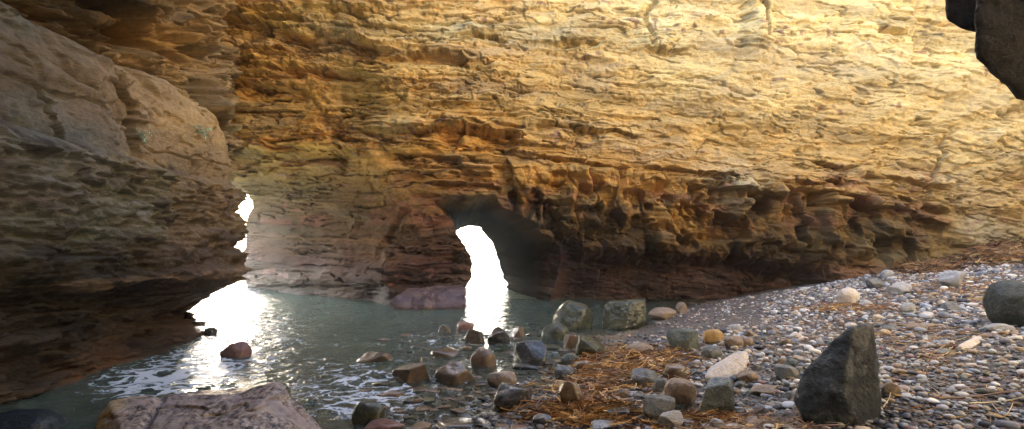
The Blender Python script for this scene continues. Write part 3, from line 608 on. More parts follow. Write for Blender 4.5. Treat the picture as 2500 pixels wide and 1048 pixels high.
# ------------------------------------------------------------------ rocks
ICO = {}
def ico(n):
    if n not in ICO:
        bm = bmesh.new(); bmesh.ops.create_icosphere(bm, subdivisions=n, radius=1)
        ICO[n] = (np.array([v.co[:] for v in bm.verts]), np.array([[v.index for v in f.verts] for f in bm.faces])); bm.free()
    return ICO[n]
def hull_planes(pts):
    bm = bmesh.new()
    for p in pts: bm.verts.new(p)
    bmesh.ops.convex_hull(bm, input=bm.verts); bm.normal_update()
    c = Vector(np.mean(np.array(pts), 0)); N = []; D = []
    for f in bm.faces:
        n = f.normal.copy(); d = (f.verts[0].co - c).dot(n)
        if d < 0: n, d = -n, -d
        if d > 1e-5: N.append(n[:]); D.append(d)
    bm.free(); return np.array(N), np.array(D), np.array(c)
def rock_verts(n, N, D, sharp=14, amp=.03, seed=0, fr=2.0, cap=None):
    V, Fc = ico(n)
    dt = V @ N.T; r = np.where(dt > .02, D[None] / np.maximum(dt, .02), 1e3)
    if cap: r = np.hstack([r, np.full((len(r), 1), cap)])
    rm = r.min(1); k = sharp / rm[:, None]
    s = np.where(r < 1e2, np.exp(-np.clip((r - rm[:, None]) * k, 0, 60)), 0).sum(1)
    rr = rm - np.log(s) / k[:, 0] * 1.0
    P = V * rr[:, None]
    size = np.mean(rr)
    q = P / size * fr
    nz = fbm(q[:, 0] + seed * 3.7, q[:, 1], q[:, 2] + seed, o=5, seed=seed, g=.55)
    return P + V * (amp * size * nz)[:, None], Fc
def gen_planes(seed, n=13, lo=.72):
    r = np.random.RandomState(seed); N = r.normal(size=(n, 3)); N /= np.linalg.norm(N, axis=1)[:, None]
    from_ax = r.normal(size=(3, 3)) * .22 + np.eye(3); from_ax /= np.linalg.norm(from_ax, axis=1)[:, None]
    N = np.vstack([N, from_ax, -from_ax]); D = np.concatenate([r.uniform(lo, 1.0, n), r.uniform(.8, 1.05, 6)]); return N, D
def place_rock(name, bb, mat, label, cat='rock', style='block', rot=0, depth=1.0, seed=1, res=5, group=None, sink=.15, tilt=(0, 0), amp=.05, low=None):
    x0, x1, y0, y1 = bb; xm = (x0 + x1) / 2
    g = hit(xm, y1); Y = g[1]; w = (x1 - x0) / F * Y; dep = w * depth
    Yc = Y + dep * .35
    hh = max((y1 - y0) / F * Yc - dep * .35 * (y1 - HY) / F, .25 * w * .5)
    if style == 'block': N, D = gen_planes(seed, 9, .74); sharp = 30; amp += .04
    elif style == 'angular': N, D = gen_planes(seed, 13, .58); sharp = 34; amp += .05
    elif style == 'round': N, D = gen_planes(seed, 20, .8); sharp = 13; amp += .05
    else: N, D = gen_planes(seed, 12, .7); sharp = 20; amp += .05
    V, Fc = rock_verts(res, N, D, sharp, amp, seed, 2.0, {'block': 1.35, 'angular': 1.35, 'round': 1.0, 'flat': 1.08}[style])
    R = np.array(Euler((math.radians(tilt[0]), math.radians(tilt[1]), math.radians(rot))).to_matrix())
    V = V @ R.T
    mn, mx = V.min(0), V.max(0); V = (V - (mn + mx) / 2) / (mx - mn)
    H2 = hh * (1 + sink)
    V = V * np.array([w, dep, H2])
    me = mesh_np(name, V, Fc, mat, None, True)
    o = link(name, me)
    zb = max(g[2], -.12) if low is None else low
    if low is None and g[2] < 0: zb = 0.0; me.transform(Matrix.Diagonal((1, 1, 1.4, 1))); H2 *= 1.4; sink = H2 / hh - 1
    o.location = ((xm - CX) / F * Yc, Yc, zb + H2 / 2 - hh * sink)
    tag(o, label, cat, group); return o

def hull_rock(name, pts, mat, label, cat='rock', res=6, sharp=40, amp=.035, seed=1, fr=2.4, kind=None):
    N, D, c = hull_planes(pts); V, Fc = rock_verts(res, N, D, sharp, amp, seed, fr)
    o = link(name, mesh_np(name, V, Fc, mat, None, True)); o.location = c; tag(o, label, cat, None, kind); return o

M = {}
def build_rocks():
    M['purp'] = rock_mat('mottled_sandstone', (.37, .31, .27), (.28, .235, .25), (.05, .038, .055), .6, .2, 1.6, .6, .8, (.42, .50), (.72, .80, (.44, .33, .19)))
    M['black'] = rock_mat('dark_basalt', (.007, .012, .018), (.017, .026, .036), (.09, .11, .12), .5, .15, 2.2, .8, .9, (.50, .62))
    M['blackr'] = rock_mat('dark_pitted_rock', (.03, .04, .038), (.07, .08, .07), (.04, .05, .045), .55, .1, 3.5, .8, .9)
    M['green'] = rock_mat('wet_green_rock', (.03, .036, .018), (.10, .105, .055), (.016, .02, .012), .4, .6, 4.2, .8, 0.95)
    M['wetbrown'] = rock_mat('wet_brown_rock', (.12, .072, .035), (.06, .042, .03), (.16, .11, .06), .3, .9, 4.2, .7, 0.66)
    M['wetblack'] = rock_mat('wet_black_rock', (.025, .024, .024), (.06, .055, .048), None, .25, 1.0, 5.2, .7, 0.76)
    M['red'] = rock_mat('red_rock', (.26, .13, .10), (.17, .09, .08), None, .4, .6, 5.2, .7, 0.76)
    M['tan'] = rock_mat('tan_stone', (.33, .25, .17), (.25, .19, .14), (.20, .13, .10), .65, .15, 3.9, .6, 0.47)
    M['tanwet'] = rock_mat('glossy_tan_stone', (.20, .13, .075), (.14, .10, .07), (.14, .08, .06), .35, .8, 3.4, .6, 0.38)
    M['yellow'] = rock_mat('yellow_stone', (.50, .30, .09), (.42, .26, .10), None, .6, .2, 3.9, .6, 0.57)
    M['white'] = rock_mat('white_stone', (.70, .62, .52), (.55, .50, .45), (.50, .38, .24), .6, .1, 3.6, .6, 0.47)
    M['grey'] = rock_mat('grey_stone', (.20, .21, .20), (.13, .14, .14), (.28, .26, .22), .6, .3, 5.2, .7, 0.76)
    M['greyg'] = rock_mat('rough_grey_green_stone', (.13, .15, .13), (.20, .22, .18), (.08, .10, .08), .8, 0, 3, .8, .9)
    M['teal'] = rock_mat('grey_teal_stone', (.22, .26, .24), (.12, .14, .13), (.05, .055, .05), .5, .4, 4.2, .7, 0.85)
    M['grw'] = rock_mat('pale_grey_stone', (.45, .44, .42), (.33, .33, .32), None, .65, .1, 5.2, .6, 0.57)
    M['purpd'] = rock_mat('purple_brown_rock', (.12, .07, .068), (.07, .043, .042), (.17, .11, .075), .5, .3, 1.1, .7, .8)
    P3 = lambda x, y, Y: tuple(px2(x, y, Y))
    # big slab at the bottom left
    pts = [P3(228, 1048, 3.75), P3(262, 978, 3.9), P3(300, 972, 4.3), P3(420, 968, 4.45), P3(590, 972, 4.5), P3(640, 935, 4.35), P3(685, 932, 4.2), P3(715, 975, 4.2), P3(790, 1048, 4.1), P3(520, 985, 4.0), P3(560, 1060, 3.6), P3(250, 1300, 3.6), P3(800, 1300, 3.7), P3(240, 1150, 4.6), P3(850, 1150, 4.7), P3(300, 1060, 3.55), P3(700, 1060, 3.75)]
    N, D, c = hull_planes(pts)
    V, Fc = rock_verts(7, N, D, 110, .035, 3, 3.0)
    W = V + c; pxv, pyv = proj(W[:, 0], W[:, 1], W[:, 2])
    sag = ss(300, 430, pxv) * ss(660, 570, pxv) * ss(.35, .6, W[:, 2]) ; V[:, 2] -= .13 * sag
    V[:, 2] += .03 * ss(16, 4, np.abs(pxv - 350 - (1048 - pyv) * .5)) * -1
    V += (V / np.linalg.norm(V, axis=1)[:, None]) * (.035 * fbm(V[:, 0] * 5, V[:, 1] * 5, V[:, 2] * 7, o=6, seed=9) - .03 * ss(.06, .0, np.abs(fbm(V[:, 0] * 2, V[:, 1] * 2, V[:, 2] * 2, o=3, seed=19))))[:, None]
    o = link('boulder', mesh_np('boulder', V, Fc, M['purp'])); o.location = c; tag(o, 'large tan and pink boulder with purple mottling and a raised peak, bottom left of pool', 'boulder')
    # triangular black boulder
    b0 = hit(2050, 1035); Y = b0[1]
    pts = [P3(2112, 788, Y + .28), P3(2132, 796, Y + .3), P3(2085, 798, Y + .3), P3(2025, 836, Y + .12), P3(2085, 792, Y + .1), P3(2132, 792, Y + .12), P3(1960, 905, Y + .1), P3(1936, 975, Y + .12), P3(1955, 1020, Y), P3(2000, 1052, Y - .05), P3(2110, 1060, Y - .08), P3(2155, 1035, Y + .05), P3(2150, 960, Y + .12), P3(2132, 850, Y + .25), P3(2095, 880, Y + .0), P3(2060, 960, Y - .1), P3(2000, 1000, Y + .7), P3(2150, 1010, Y + .65), P3(2080, 1100, Y + .3), P3(2100, 840, Y + .5)]
    hull_rock('boulder', pts, M['black'], 'tall black triangular boulder with a mossy crest standing on the pebbles', 'boulder', 6, 45, .08, 21, 2.8)
    place_rock('boulder', (2425, 2560, 684, 802), M['blackr'], 'rounded dark pitted boulder cut off by the right edge', 'boulder', 'round', 0, 1.0, 31, 6, sink=.1)
    place_rock('boulder', (1348, 1451, 733, 803), M['green'], 'rounded wet green boulder in the shallows, left of the square one', 'boulder', 'round', 15, .9, 35, 6, amp=.07, tilt=(0, 8))
    g = hit(1520, 806); Y = g[1]
    pts = [P3(1480, 737, Y + .25), P3(1492, 733, Y + .5), P3(1574, 727, Y + .5), P3(1577, 731, Y + .3), P3(1577, 786, Y + .2), P3(1530, 803, Y), P3(1468, 806, Y + .05), P3(1468, 800, Y + .5), P3(1577, 800, Y + .7), P3(1540, 742, Y + .15), P3(1520, 850, Y + .3)]
    hull_rock('boulder', pts, M['green'], 'square topped wet green boulder at the edge of the water', 'boulder', 6, 40, .09, 5, 3)
    # purple block in front of the arch's left foot
    pts = [P3(948, 738, 12.7), P3(975, 716, 12.9), P3(1010, 702, 13.2), P3(1120, 694, 13.4), P3(1140, 704, 13.2), P3(1136, 735, 12.9), P3(1125, 752, 12.8), P3(980, 752, 12.6), P3(1000, 800, 12.8), P3(1130, 800, 13.2), P3(960, 760, 14.2), P3(1130, 720, 14.4)]
    hull_rock('boulder', pts, M['purpd'], 'low purple brown rock slab jutting into the pool left of the arch', 'boulder', 6, 45, .14, 8, 3.0)
    L = [((1650, 1679, 737, 766), 'tan', 'block', 'small upright tan stone beside the cliff foot'),
         ((1580, 1655, 752, 782), 'tan', 'flat', 'low flat tan slab below the cliff, left of the small upright stone'),
         ((1320, 1392, 789, 832), 'green', 'round', 'rounded green boulder half sunk in front of the two large green ones'),
         ((1628, 1708, 804, 860), 'greyg', 'block', 'rough grey green block on the sand above the reed heap'),
         ((1525, 1596, 838, 872), 'tan', 'flat', 'flat smooth tan stone at the top edge of the reed heap'),
         ((1402, 1481, 819, 878), 'green', 'angular', 'wet olive angular boulder in the shallows above the reeds'),
         ((1374, 1413, 814, 850), 'tanwet', 'angular', 'small shiny brown rock leaning left of the olive boulder'),
         ((1254, 1336, 832, 888), 'wetblack', 'angular', 'dark wet jagged rock with silvery sheen in the shallows'),
         ((1190, 1246, 800, 840), 'wetblack', 'block', 'dark brown angular rock under the arch reflection'),
         ((1243, 1282, 796, 822), 'tanwet', 'angular', 'small yellowish wet rock right of the dark angular one'),
         ((1134, 1184, 803, 838), 'wetbrown', 'block', 'rounded wet brown rock with pale sheen below the arch'),
         ((1114, 1158, 786, 806), 'red', 'flat', 'small reddish rock farthest out in the pool below the arch'),
         ((1068, 1104, 792, 812), 'wetbrown', 'angular', 'small dark rock just left of the reddish one'),
         ((1060, 1163, 884, 938), 'tanwet', 'block', 'large shiny brown rock in the middle of the shallows'),
         ((958, 1052, 884, 934), 'wetbrown', 'angular', 'ragged wet brown rock left of the large shiny brown one'),
         ((872, 962, 858, 884), 'wetbrown', 'flat', 'low flat wet rock farthest left in the shallows'),
         ((1048, 1122, 850, 872), 'wetbrown', 'flat', 'low brown slab awash above the large shiny rock'),
         ((1148, 1212, 850, 896), 'tanwet', 'round', 'rounded wet rock right of the large shiny brown one'),
         ((1187, 1263, 907, 944), 'tan', 'flat', 'flat oval tan stone with rusty spots in the shallows'),
         ((1203, 1302, 938, 1002), 'wetblack', 'block', 'glossy black block at the left end of the reeds'),
         ((860, 942, 978, 1034), 'green', 'round', 'round mossy dark rock awash near the bottom of the pool'),
         ((893, 990, 1026, 1052), 'red', 'flat', 'flat reddish rock at the bottom edge of the pool'),
         ((1364, 1422, 928, 998), 'tanwet', 'angular', 'pointed wet tan rock left of the reed heap'),
         ((1704, 1796, 922, 1018), 'teal', 'block', 'grey teal block with a dark underside by the white stone'),
         ((1622, 1703, 924, 1002), 'tan', 'round', 'large round pinkish tan stone left of the grey teal block'),
         ((1566, 1652, 966, 1034), 'grey', 'block', 'dark grey block leaning against the round tan stone'),
         ((1606, 1666, 1003, 1048), 'grw', 'angular', 'angular pale stone in front of the dark grey block'),
         ((1716, 1763, 804, 840), 'yellow', 'round', 'bright yellow ochre stone right of the rough grey green block'),
         ((1768, 1813, 820, 852), 'tan', 'round', 'tan stone right of the yellow ochre one'),
         ((1617, 1684, 888, 930), 'tanwet', 'flat', 'smooth brown stone embedded in the right of the reed heap'),
         ((1594, 1634, 922, 962), 'grey', 'round', 'small dark round stone between reeds and round tan stone'),
         ((2046, 2099, 702, 742), 'white', 'round', 'round cream boulder on the upper beach'),
         ((2168, 2224, 689, 718), 'grw', 'flat', 'pair-like pale grey stone on the upper beach'),
         ((2114, 2162, 679, 706), 'grey', 'block', 'dark grey block near the foot of the cliff on the upper beach'),
         ((2298, 2356, 660, 704), 'grw', 'angular', 'jagged pale grey rock near the reed drift high on the beach'),
         ((2152, 2192, 931, 974), 'tan', 'block', 'brown stone tucked against the right side of the black boulder'),
         ((1888, 1948, 892, 928), 'grey', 'flat', 'flat grey green stone left of the black triangular boulder'),
         ((543, 612, 834, 874), 'red', 'flat', 'reddish brown rock awash in the middle of the pool'),
         ((500, 528, 798, 818), 'wetblack', 'flat', 'tiny dark rock in the glare of the left opening'),
         ((1368, 1414, 862, 890), 'greyg', 'round', 'smooth grey pebble cobble at the water edge below the olive boulder'),
         ((1403, 1448, 880, 912), 'tanwet', 'round', 'shiny tan cobble at the upper left of the reeds'),
         ((1353, 1404, 893, 930), 'grey', 'round', 'wet grey cobble at the left of the reed heap'),
         ((1712, 1764, 843, 880), 'grey', 'round', 'rounded grey cobble below the yellow ochre stone'),
         ((1606, 1627, 842, 862), 'grw', 'round', 'small blue grey pebble touching the rough grey green block'),
         ((1538, 1610, 900, 948), 'grey', 'flat', 'grey stone half buried in the middle of the reed heap'),
         ((1478, 1542, 996, 1030), 'wetblack', 'block', 'dark wet stone under the lower reeds'),
         ((1440, 1510, 1026, 1056), 'wetblack', 'flat', 'flat black stone at the bottom edge below the reeds'),
         ((1300, 1350, 1010, 1046), 'wetblack', 'flat', 'flat wet black stone at the bottom of the shallows'),
         ((1830, 1900, 940, 966), 'tan', 'flat', 'flat brown stone between the grey teal block and black boulder'),
         ((1840, 1872, 985, 1020), 'grw', 'round', 'small blue grey cobble below the flat brown stone'),
         ((2290, 2330, 830, 852), 'grw', 'round', 'pale blue round cobble left of the long white stone'),
         ((1800, 1850, 905, 935), 'tan', 'flat', 'tan cobble right of the white stone'),
         ((2410, 2470, 790, 812), 'grw', 'flat', 'flat pale blue stone in front of the dark pitted boulder')]
    for k, (bb, mt, st, lb) in enumerate(L):
        s = 'flat' if st == 'flat' else st
        place_rock('cobble' if (bb[1] - bb[0]) < 55 else 'rock', bb, M[mt], lb, 'rock', s, (k * 37) % 60 - 30, .75 if st != 'flat' else .8, 40 + k, 5, sink=.22, tilt=((k * 13) % 16 - 8, (k * 29) % 20 - 10))
    rr = np.random.RandomState(404); taken = [((a + b_) / 2, (c_ + d_) / 2, (b_ - a) / 2) for (a, b_, c_, d_), *_ in L]
    groups = [(135, 880, 1480, 815, 1048, 24, 92, ['wetbrown', 'tanwet', 'wetbrown', 'wetblack', 'tanwet', 'green'], ['flat', 'flat', 'angular', 'block'], 'wet brown stone awash among others in the shallows', 'wet stones awash in the shallows', .12),
              (75, 1480, 1960, 800, 1045, 24, 62, ['tan', 'grey', 'grw', 'teal', 'tanwet', 'white', 'grey', 'tan'], ['flat', 'round', 'angular', 'flat'], 'cobble bedded among others between the reeds and the black boulder', 'cobbles between the reeds and the black boulder', .25),
              (30, 1960, 2480, 660, 900, 18, 46, ['tan', 'grey', 'grw', 'white'], ['flat', 'round', 'angular', 'flat'], 'cobble lying loose on the shingle of the upper right beach', 'cobbles on the upper right beach', .25)]
    for n_, xa, xb, ya, yb, wa, wb, mts, sts, lb, gp, sk in groups:
        k = 0; tries = 0
        while k < n_ and tries < 4000:
            tries += 1
            x, y = rr.uniform(xa, xb), rr.uniform(ya, yb); q = (y - 790) / 258. if ya > 700 else (y - 600) / 300.
            wpx = (wa + (wb - wa) * rr.uniform() ** 1.8) * (.55 + .6 * q)
            if xa < 1000 and (x < 1480 - (y - 800) * .3 - 560 * rr.uniform() ** .7 or shore_d(*[np.array([v]) for v in hit(x, y)[:2]])[0] > .5): continue
            if xa == 1480 and y < 830 + (1700 - x) * .25 and x < 1700: continue
            if any(abs(x - a) < .75 * (wpx / 2 + w_) and abs(y - b_) < .5 * (wpx / 2 + w_) for a, b_, w_ in taken): continue
            taken.append((x, y, wpx / 2)); h_ = wpx * rr.uniform(.35, .75)
            if xa < 1000: h_ *= .36
            place_rock('rock' if xa < 1000 else 'cobble', (x - wpx / 2, x + wpx / 2, y - h_ / 2, y + h_ / 2), M[mts[rr.randint(len(mts))]], lb, 'rock', sts[rr.randint(len(sts))], rr.uniform(-80, 80), rr.uniform(.6, 1.0), 500 + rr.randint(900), 4, sink=sk + .15, tilt=(rr.normal(0, 8), rr.normal(0, 12)), group=gp)
            k += 1
    # large white stone, shape from its outline
    g = hit(1770, 932); Y = g[1]
    pts = [P3(1718, 922, Y), P3(1728, 900, Y + .12), P3(1800, 856, Y + .3), P3(1822, 853, Y + .3), P3(1830, 868, Y + .25), P3(1812, 915, Y + .05), P3(1780, 932, Y), P3(1735, 932, Y - .02), P3(1740, 960, Y + .2), P3(1810, 945, Y + .3), P3(1760, 885, Y + .3)]
    hull_rock('rock', pts, M['white'], 'large white angular stone with a tan stain rising to the right', 'rock', 5, 40, .03, 12)
    g = hit(2368, 856); Y = g[1]
    pts = [P3(2334, 848, Y), P3(2340, 842, Y + .1), P3(2385, 820, Y + .25), P3(2398, 818, Y + .28), P3(2402, 832, Y + .22), P3(2372, 850, Y + .05), P3(2350, 858, Y), P3(2370, 870, Y + .2)]
    hull_rock('rock', pts, M['white'], 'long narrow white stone lying on the right of the beach', 'rock', 5, 40, .03, 13)
    # dark rocks bottom left under the overhang
    place_rock('boulder', (-60, 135, 945, 1075), M['black'], 'dark wet boulder in the bottom left corner under the overhang', 'boulder', 'round', 0, 1.0, 77, 6, sink=.3, low=-.2)
    # hanging rocks top right, their backlit shade put into a near-black colour
    mh = rock_mat('shaded_overhang_rock', (.012, .010, .008), (.026, .020, .014), (.008, .007, .006), .85, 0, 2.5, .8, 1.0)
    pts = [P3(2305, -20, 4.6), P3(2308, 45, 4.6), P3(2325, 62, 4.6), P3(2378, 84, 4.6), P3(2392, 70, 4.7), P3(2420, -30, 4.7), P3(2300, -220, 4.8), P3(2450, -220, 4.8), P3(2320, 20, 5.4), P3(2400, 50, 5.5), P3(2330, -220, 6), P3(2460, -220, 6), P3(2460, 40, 5.2)]
    hull_rock('hanging_rock', pts, mh, 'smaller shaded rock knob hanging at the top right', 'rock', 6, 50, .10, 15, 4)
    pts = [P3(2388, -20, 4.0), P3(2386, 50, 4.0), P3(2374, 125, 4.0), P3(2376, 140, 4.0), P3(2430, 143, 4.0), P3(2478, 190, 4.0), P3(2484, 225, 4.0), P3(2500, 254, 4.0), P3(2560, 262, 4.0), P3(2700, 200, 3.9), P3(2400, -300, 4.2), P3(2800, -300, 4.0), P3(2450, 60, 5.2), P3(2600, 150, 5.4), P3(2500, -250, 5.6), P3(2800, -250, 5.4)]
    hull_rock('hanging_rock', pts, mh, 'large shaded rock overhang in the top right corner', 'rock', 6, 60, .09, 16, 6)

# ------------------------------------------------------------------ pebbles
PAL = [((.62, .60, .56), 4), ((.45, .46, .48), 4), ((.30, .31, .33), 4), ((.17, .18, .20), 4), ((.07, .07, .085), 3), ((.50, .40, .27), 3), ((.36, .27, .18), 3), ((.55, .44, .36), 1.5), ((.30, .18, .16), 1.5), ((.40, .45, .52), 1.5), ((.20, .22, .18), 1.5), ((.72, .69, .62), 2)]
def build_pebbles():
    m, nt, out = new_mat('pebble'); b = NB(nt)
    col = b.n('Attribute', attribute_name='col').outputs['Color']
    tc = b.n('NewGeometry').outputs['Position']; n = b.noise(tc, 45, 5, .65)
    c = b.mixc(.5, col, b.ramp(n, [(.3, .65), (.7, 1.25)]), 'MULTIPLY')
    p = b.n('BsdfPrincipled', i_Roughness=.6); b.l(c, p.inputs['Base Color']); p.inputs['Specular IOR Level'].default_value = .35
    bp = b.n('Bump', i_Strength=.3, i_Distance=.004); b.l(n, bp.inputs['Height']); b.l(bp.outputs[0], p.inputs['Normal']); b.l(p.outputs[0], out.inputs[0])
    # screening positions on the beach
    r = np.random.RandomState(5)
    def cand(n, pw=1.0):
        Y = 2.9 + (14.3 - 2.9) * r.uniform(0, 1, n) ** pw; X = r.uniform(-1.05, 1.05, n) * Y
        return X, Y
    cols = np.array([p[0] for p in PAL]); wts = np.array([p[1] for p in PAL], float); wts /= wts.sum()
    protos = []
    V2, F2 = ico(2)
    for k in range(24):
        rr = np.random.RandomState(900 + k); N, D = gen_planes(900 + k, 9, .72)
        V, _ = rock_verts(2, N, D, rr.choice([6, 9, 14]), .05, k, 2.0, 1.02)
        mn, mx = V.min(0), V.max(0); V = (V - (mn + mx) / 2) / (mx - mn) * np.array([1, rr.uniform(.55, .95), rr.uniform(.3, .65)]); protos.append(V)
    protos = np.array(protos)
    def make(X, Y, S, name, dark=1.0):
        n = len(X); pid = r.randint(0, 24, n); a = r.uniform(0, 2 * math.pi, n); tx = r.normal(0, .25, n)
        V = protos[pid] * S[:, None, None]
        ca, sa = np.cos(a)[:, None], np.sin(a)[:, None]; ct, st = np.cos(tx)[:, None], np.sin(tx)[:, None]
        y1 = V[..., 1] * ct - V[..., 2] * st; z1 = V[..., 1] * st + V[..., 2] * ct
        x2 = V[..., 0] * ca - y1 * sa; y2 = V[..., 0] * sa + y1 * ca
        g = ground_z(X, Y)
        P = np.stack([x2 + X[:, None], y2 + Y[:, None], z1 + (g + S * r.uniform(.05, .28, n))[:, None]], -1)
        ci = r.choice(len(PAL), n, p=wts); c = cols[ci] * r.uniform(.75, 1.15, (n, 1))
        d = shore_d(X, Y); wetk = np.where(d < .5, .5, 1.0) * dark
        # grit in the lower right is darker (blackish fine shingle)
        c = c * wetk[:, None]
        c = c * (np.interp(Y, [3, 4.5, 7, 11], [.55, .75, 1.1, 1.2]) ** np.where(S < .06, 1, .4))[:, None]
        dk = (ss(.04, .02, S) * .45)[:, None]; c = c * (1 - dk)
        C = np.repeat(c[:, None, :], V.shape[1], 1)
        Fc = F2[None] + (np.arange(n) * V.shape[1])[:, None, None]
        return P.reshape(-1, 3), Fc.reshape(-1, 3), C.reshape(-1, 3)
    def ok(X, Y, prob_wet=.15):
        d = shore_d(X, Y); back = back_base(X) - .25
        sandz = (d < 1.9) & (Y > 8.2)              # dark fine sand by the cliff foot
        keep = (Y < back) & (d > -3.6)
        pr = np.where(d < 0, .35, np.where(d < .35, .7, 1.0)); pr = np.where(sandz, .32, pr)
        return keep & (r.uniform(0, 1, len(X)) < pr)
    parts = []
    for n, lo, hi, pw in ((38000, .012, .03, 1.7), (22000, .03, .055, 1.15), (7600, .055, .09, .95)):
        X, Y = cand(n, pw); k = ok(X, Y); X, Y = X[k], Y[k]
        S = lo * (hi / lo) ** r.uniform(0, 1, len(X)); parts.append(make(X, Y, S, 'g'))
    off = 0; PV, PF, PC = [], [], []
    for P, Fc, C in parts: PV.append(P); PF.append(Fc + off); PC.append(C); off += len(P)
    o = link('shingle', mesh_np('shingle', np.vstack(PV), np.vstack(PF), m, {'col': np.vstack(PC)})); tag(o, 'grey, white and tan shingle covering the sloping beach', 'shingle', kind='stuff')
    # 290 individual larger pebbles
    V3, F3 = ico(3); meshes = {}
    def pm(shape, ci):
        if (shape, ci) not in meshes:
            rr = np.random.RandomState(shape * 7 + 1); N, D = gen_planes(1300 + shape, 9, .74)
            V, _ = rock_verts(3, N, D, [6, 8, 10, 16][shape % 4], .04, 60 + shape, 2.0, 1.0)
            mn, mx = V.min(0), V.max(0); V = (V - (mn + mx) / 2) / (mx - mn) * np.array([1, rr.uniform(.6, .9), rr.uniform(.32, .65)])
            meshes[(shape, ci)] = mesh_np('pebble', V, F3, m, {'col': np.tile(cols[ci], (len(V), 1))})
        return meshes[(shape, ci)]
    NM = ['cream', 'light grey', 'mid grey', 'dark grey', 'black', 'tan', 'brown', 'pinkish', 'reddish', 'pale blue grey', 'olive grey', 'white']
    cnt = 0; placed = []
    while cnt < 285:
        X, Y = cand(1, .75); d = shore_d(X, Y)[0]
        if d < -.9 or Y[0] > back_base(X)[0] - .5 or (d < 1.9 and Y[0] > 8.2) or (d < 0 and r.uniform() < .6): continue
        s = r.uniform(.09, .15) if Y[0] > 6 else r.uniform(.075, .13)
        if any((X[0] - a) ** 2 + (Y[0] - b_) ** 2 < (.6 * (s + c)) ** 2 for a, b_, c in placed): continue
        placed.append((X[0], Y[0], s)); ci = int(r.choice(len(PAL), p=wts)); sh = int(r.randint(0, 10))
        o = link('pebble', pm(sh, ci)); o.scale = (s, s, s); o.location = (X[0], Y[0], float(ground_z(X, Y)[0]) + s * .16); o.rotation_euler = (r.normal(0, .18), r.normal(0, .18), r.uniform(0, 6.28))
        where = 'in the shallows' if d < 0.1 else ('on the near shingle' if Y[0] < 5.5 else ('on the middle of the beach' if Y[0] < 9 else 'on the upper beach'))
        tag(o, 'smooth %s pebble lying among shingle %s' % (NM[ci], where), 'pebble', '%s pebbles %s' % (NM[ci], where)); cnt += 1

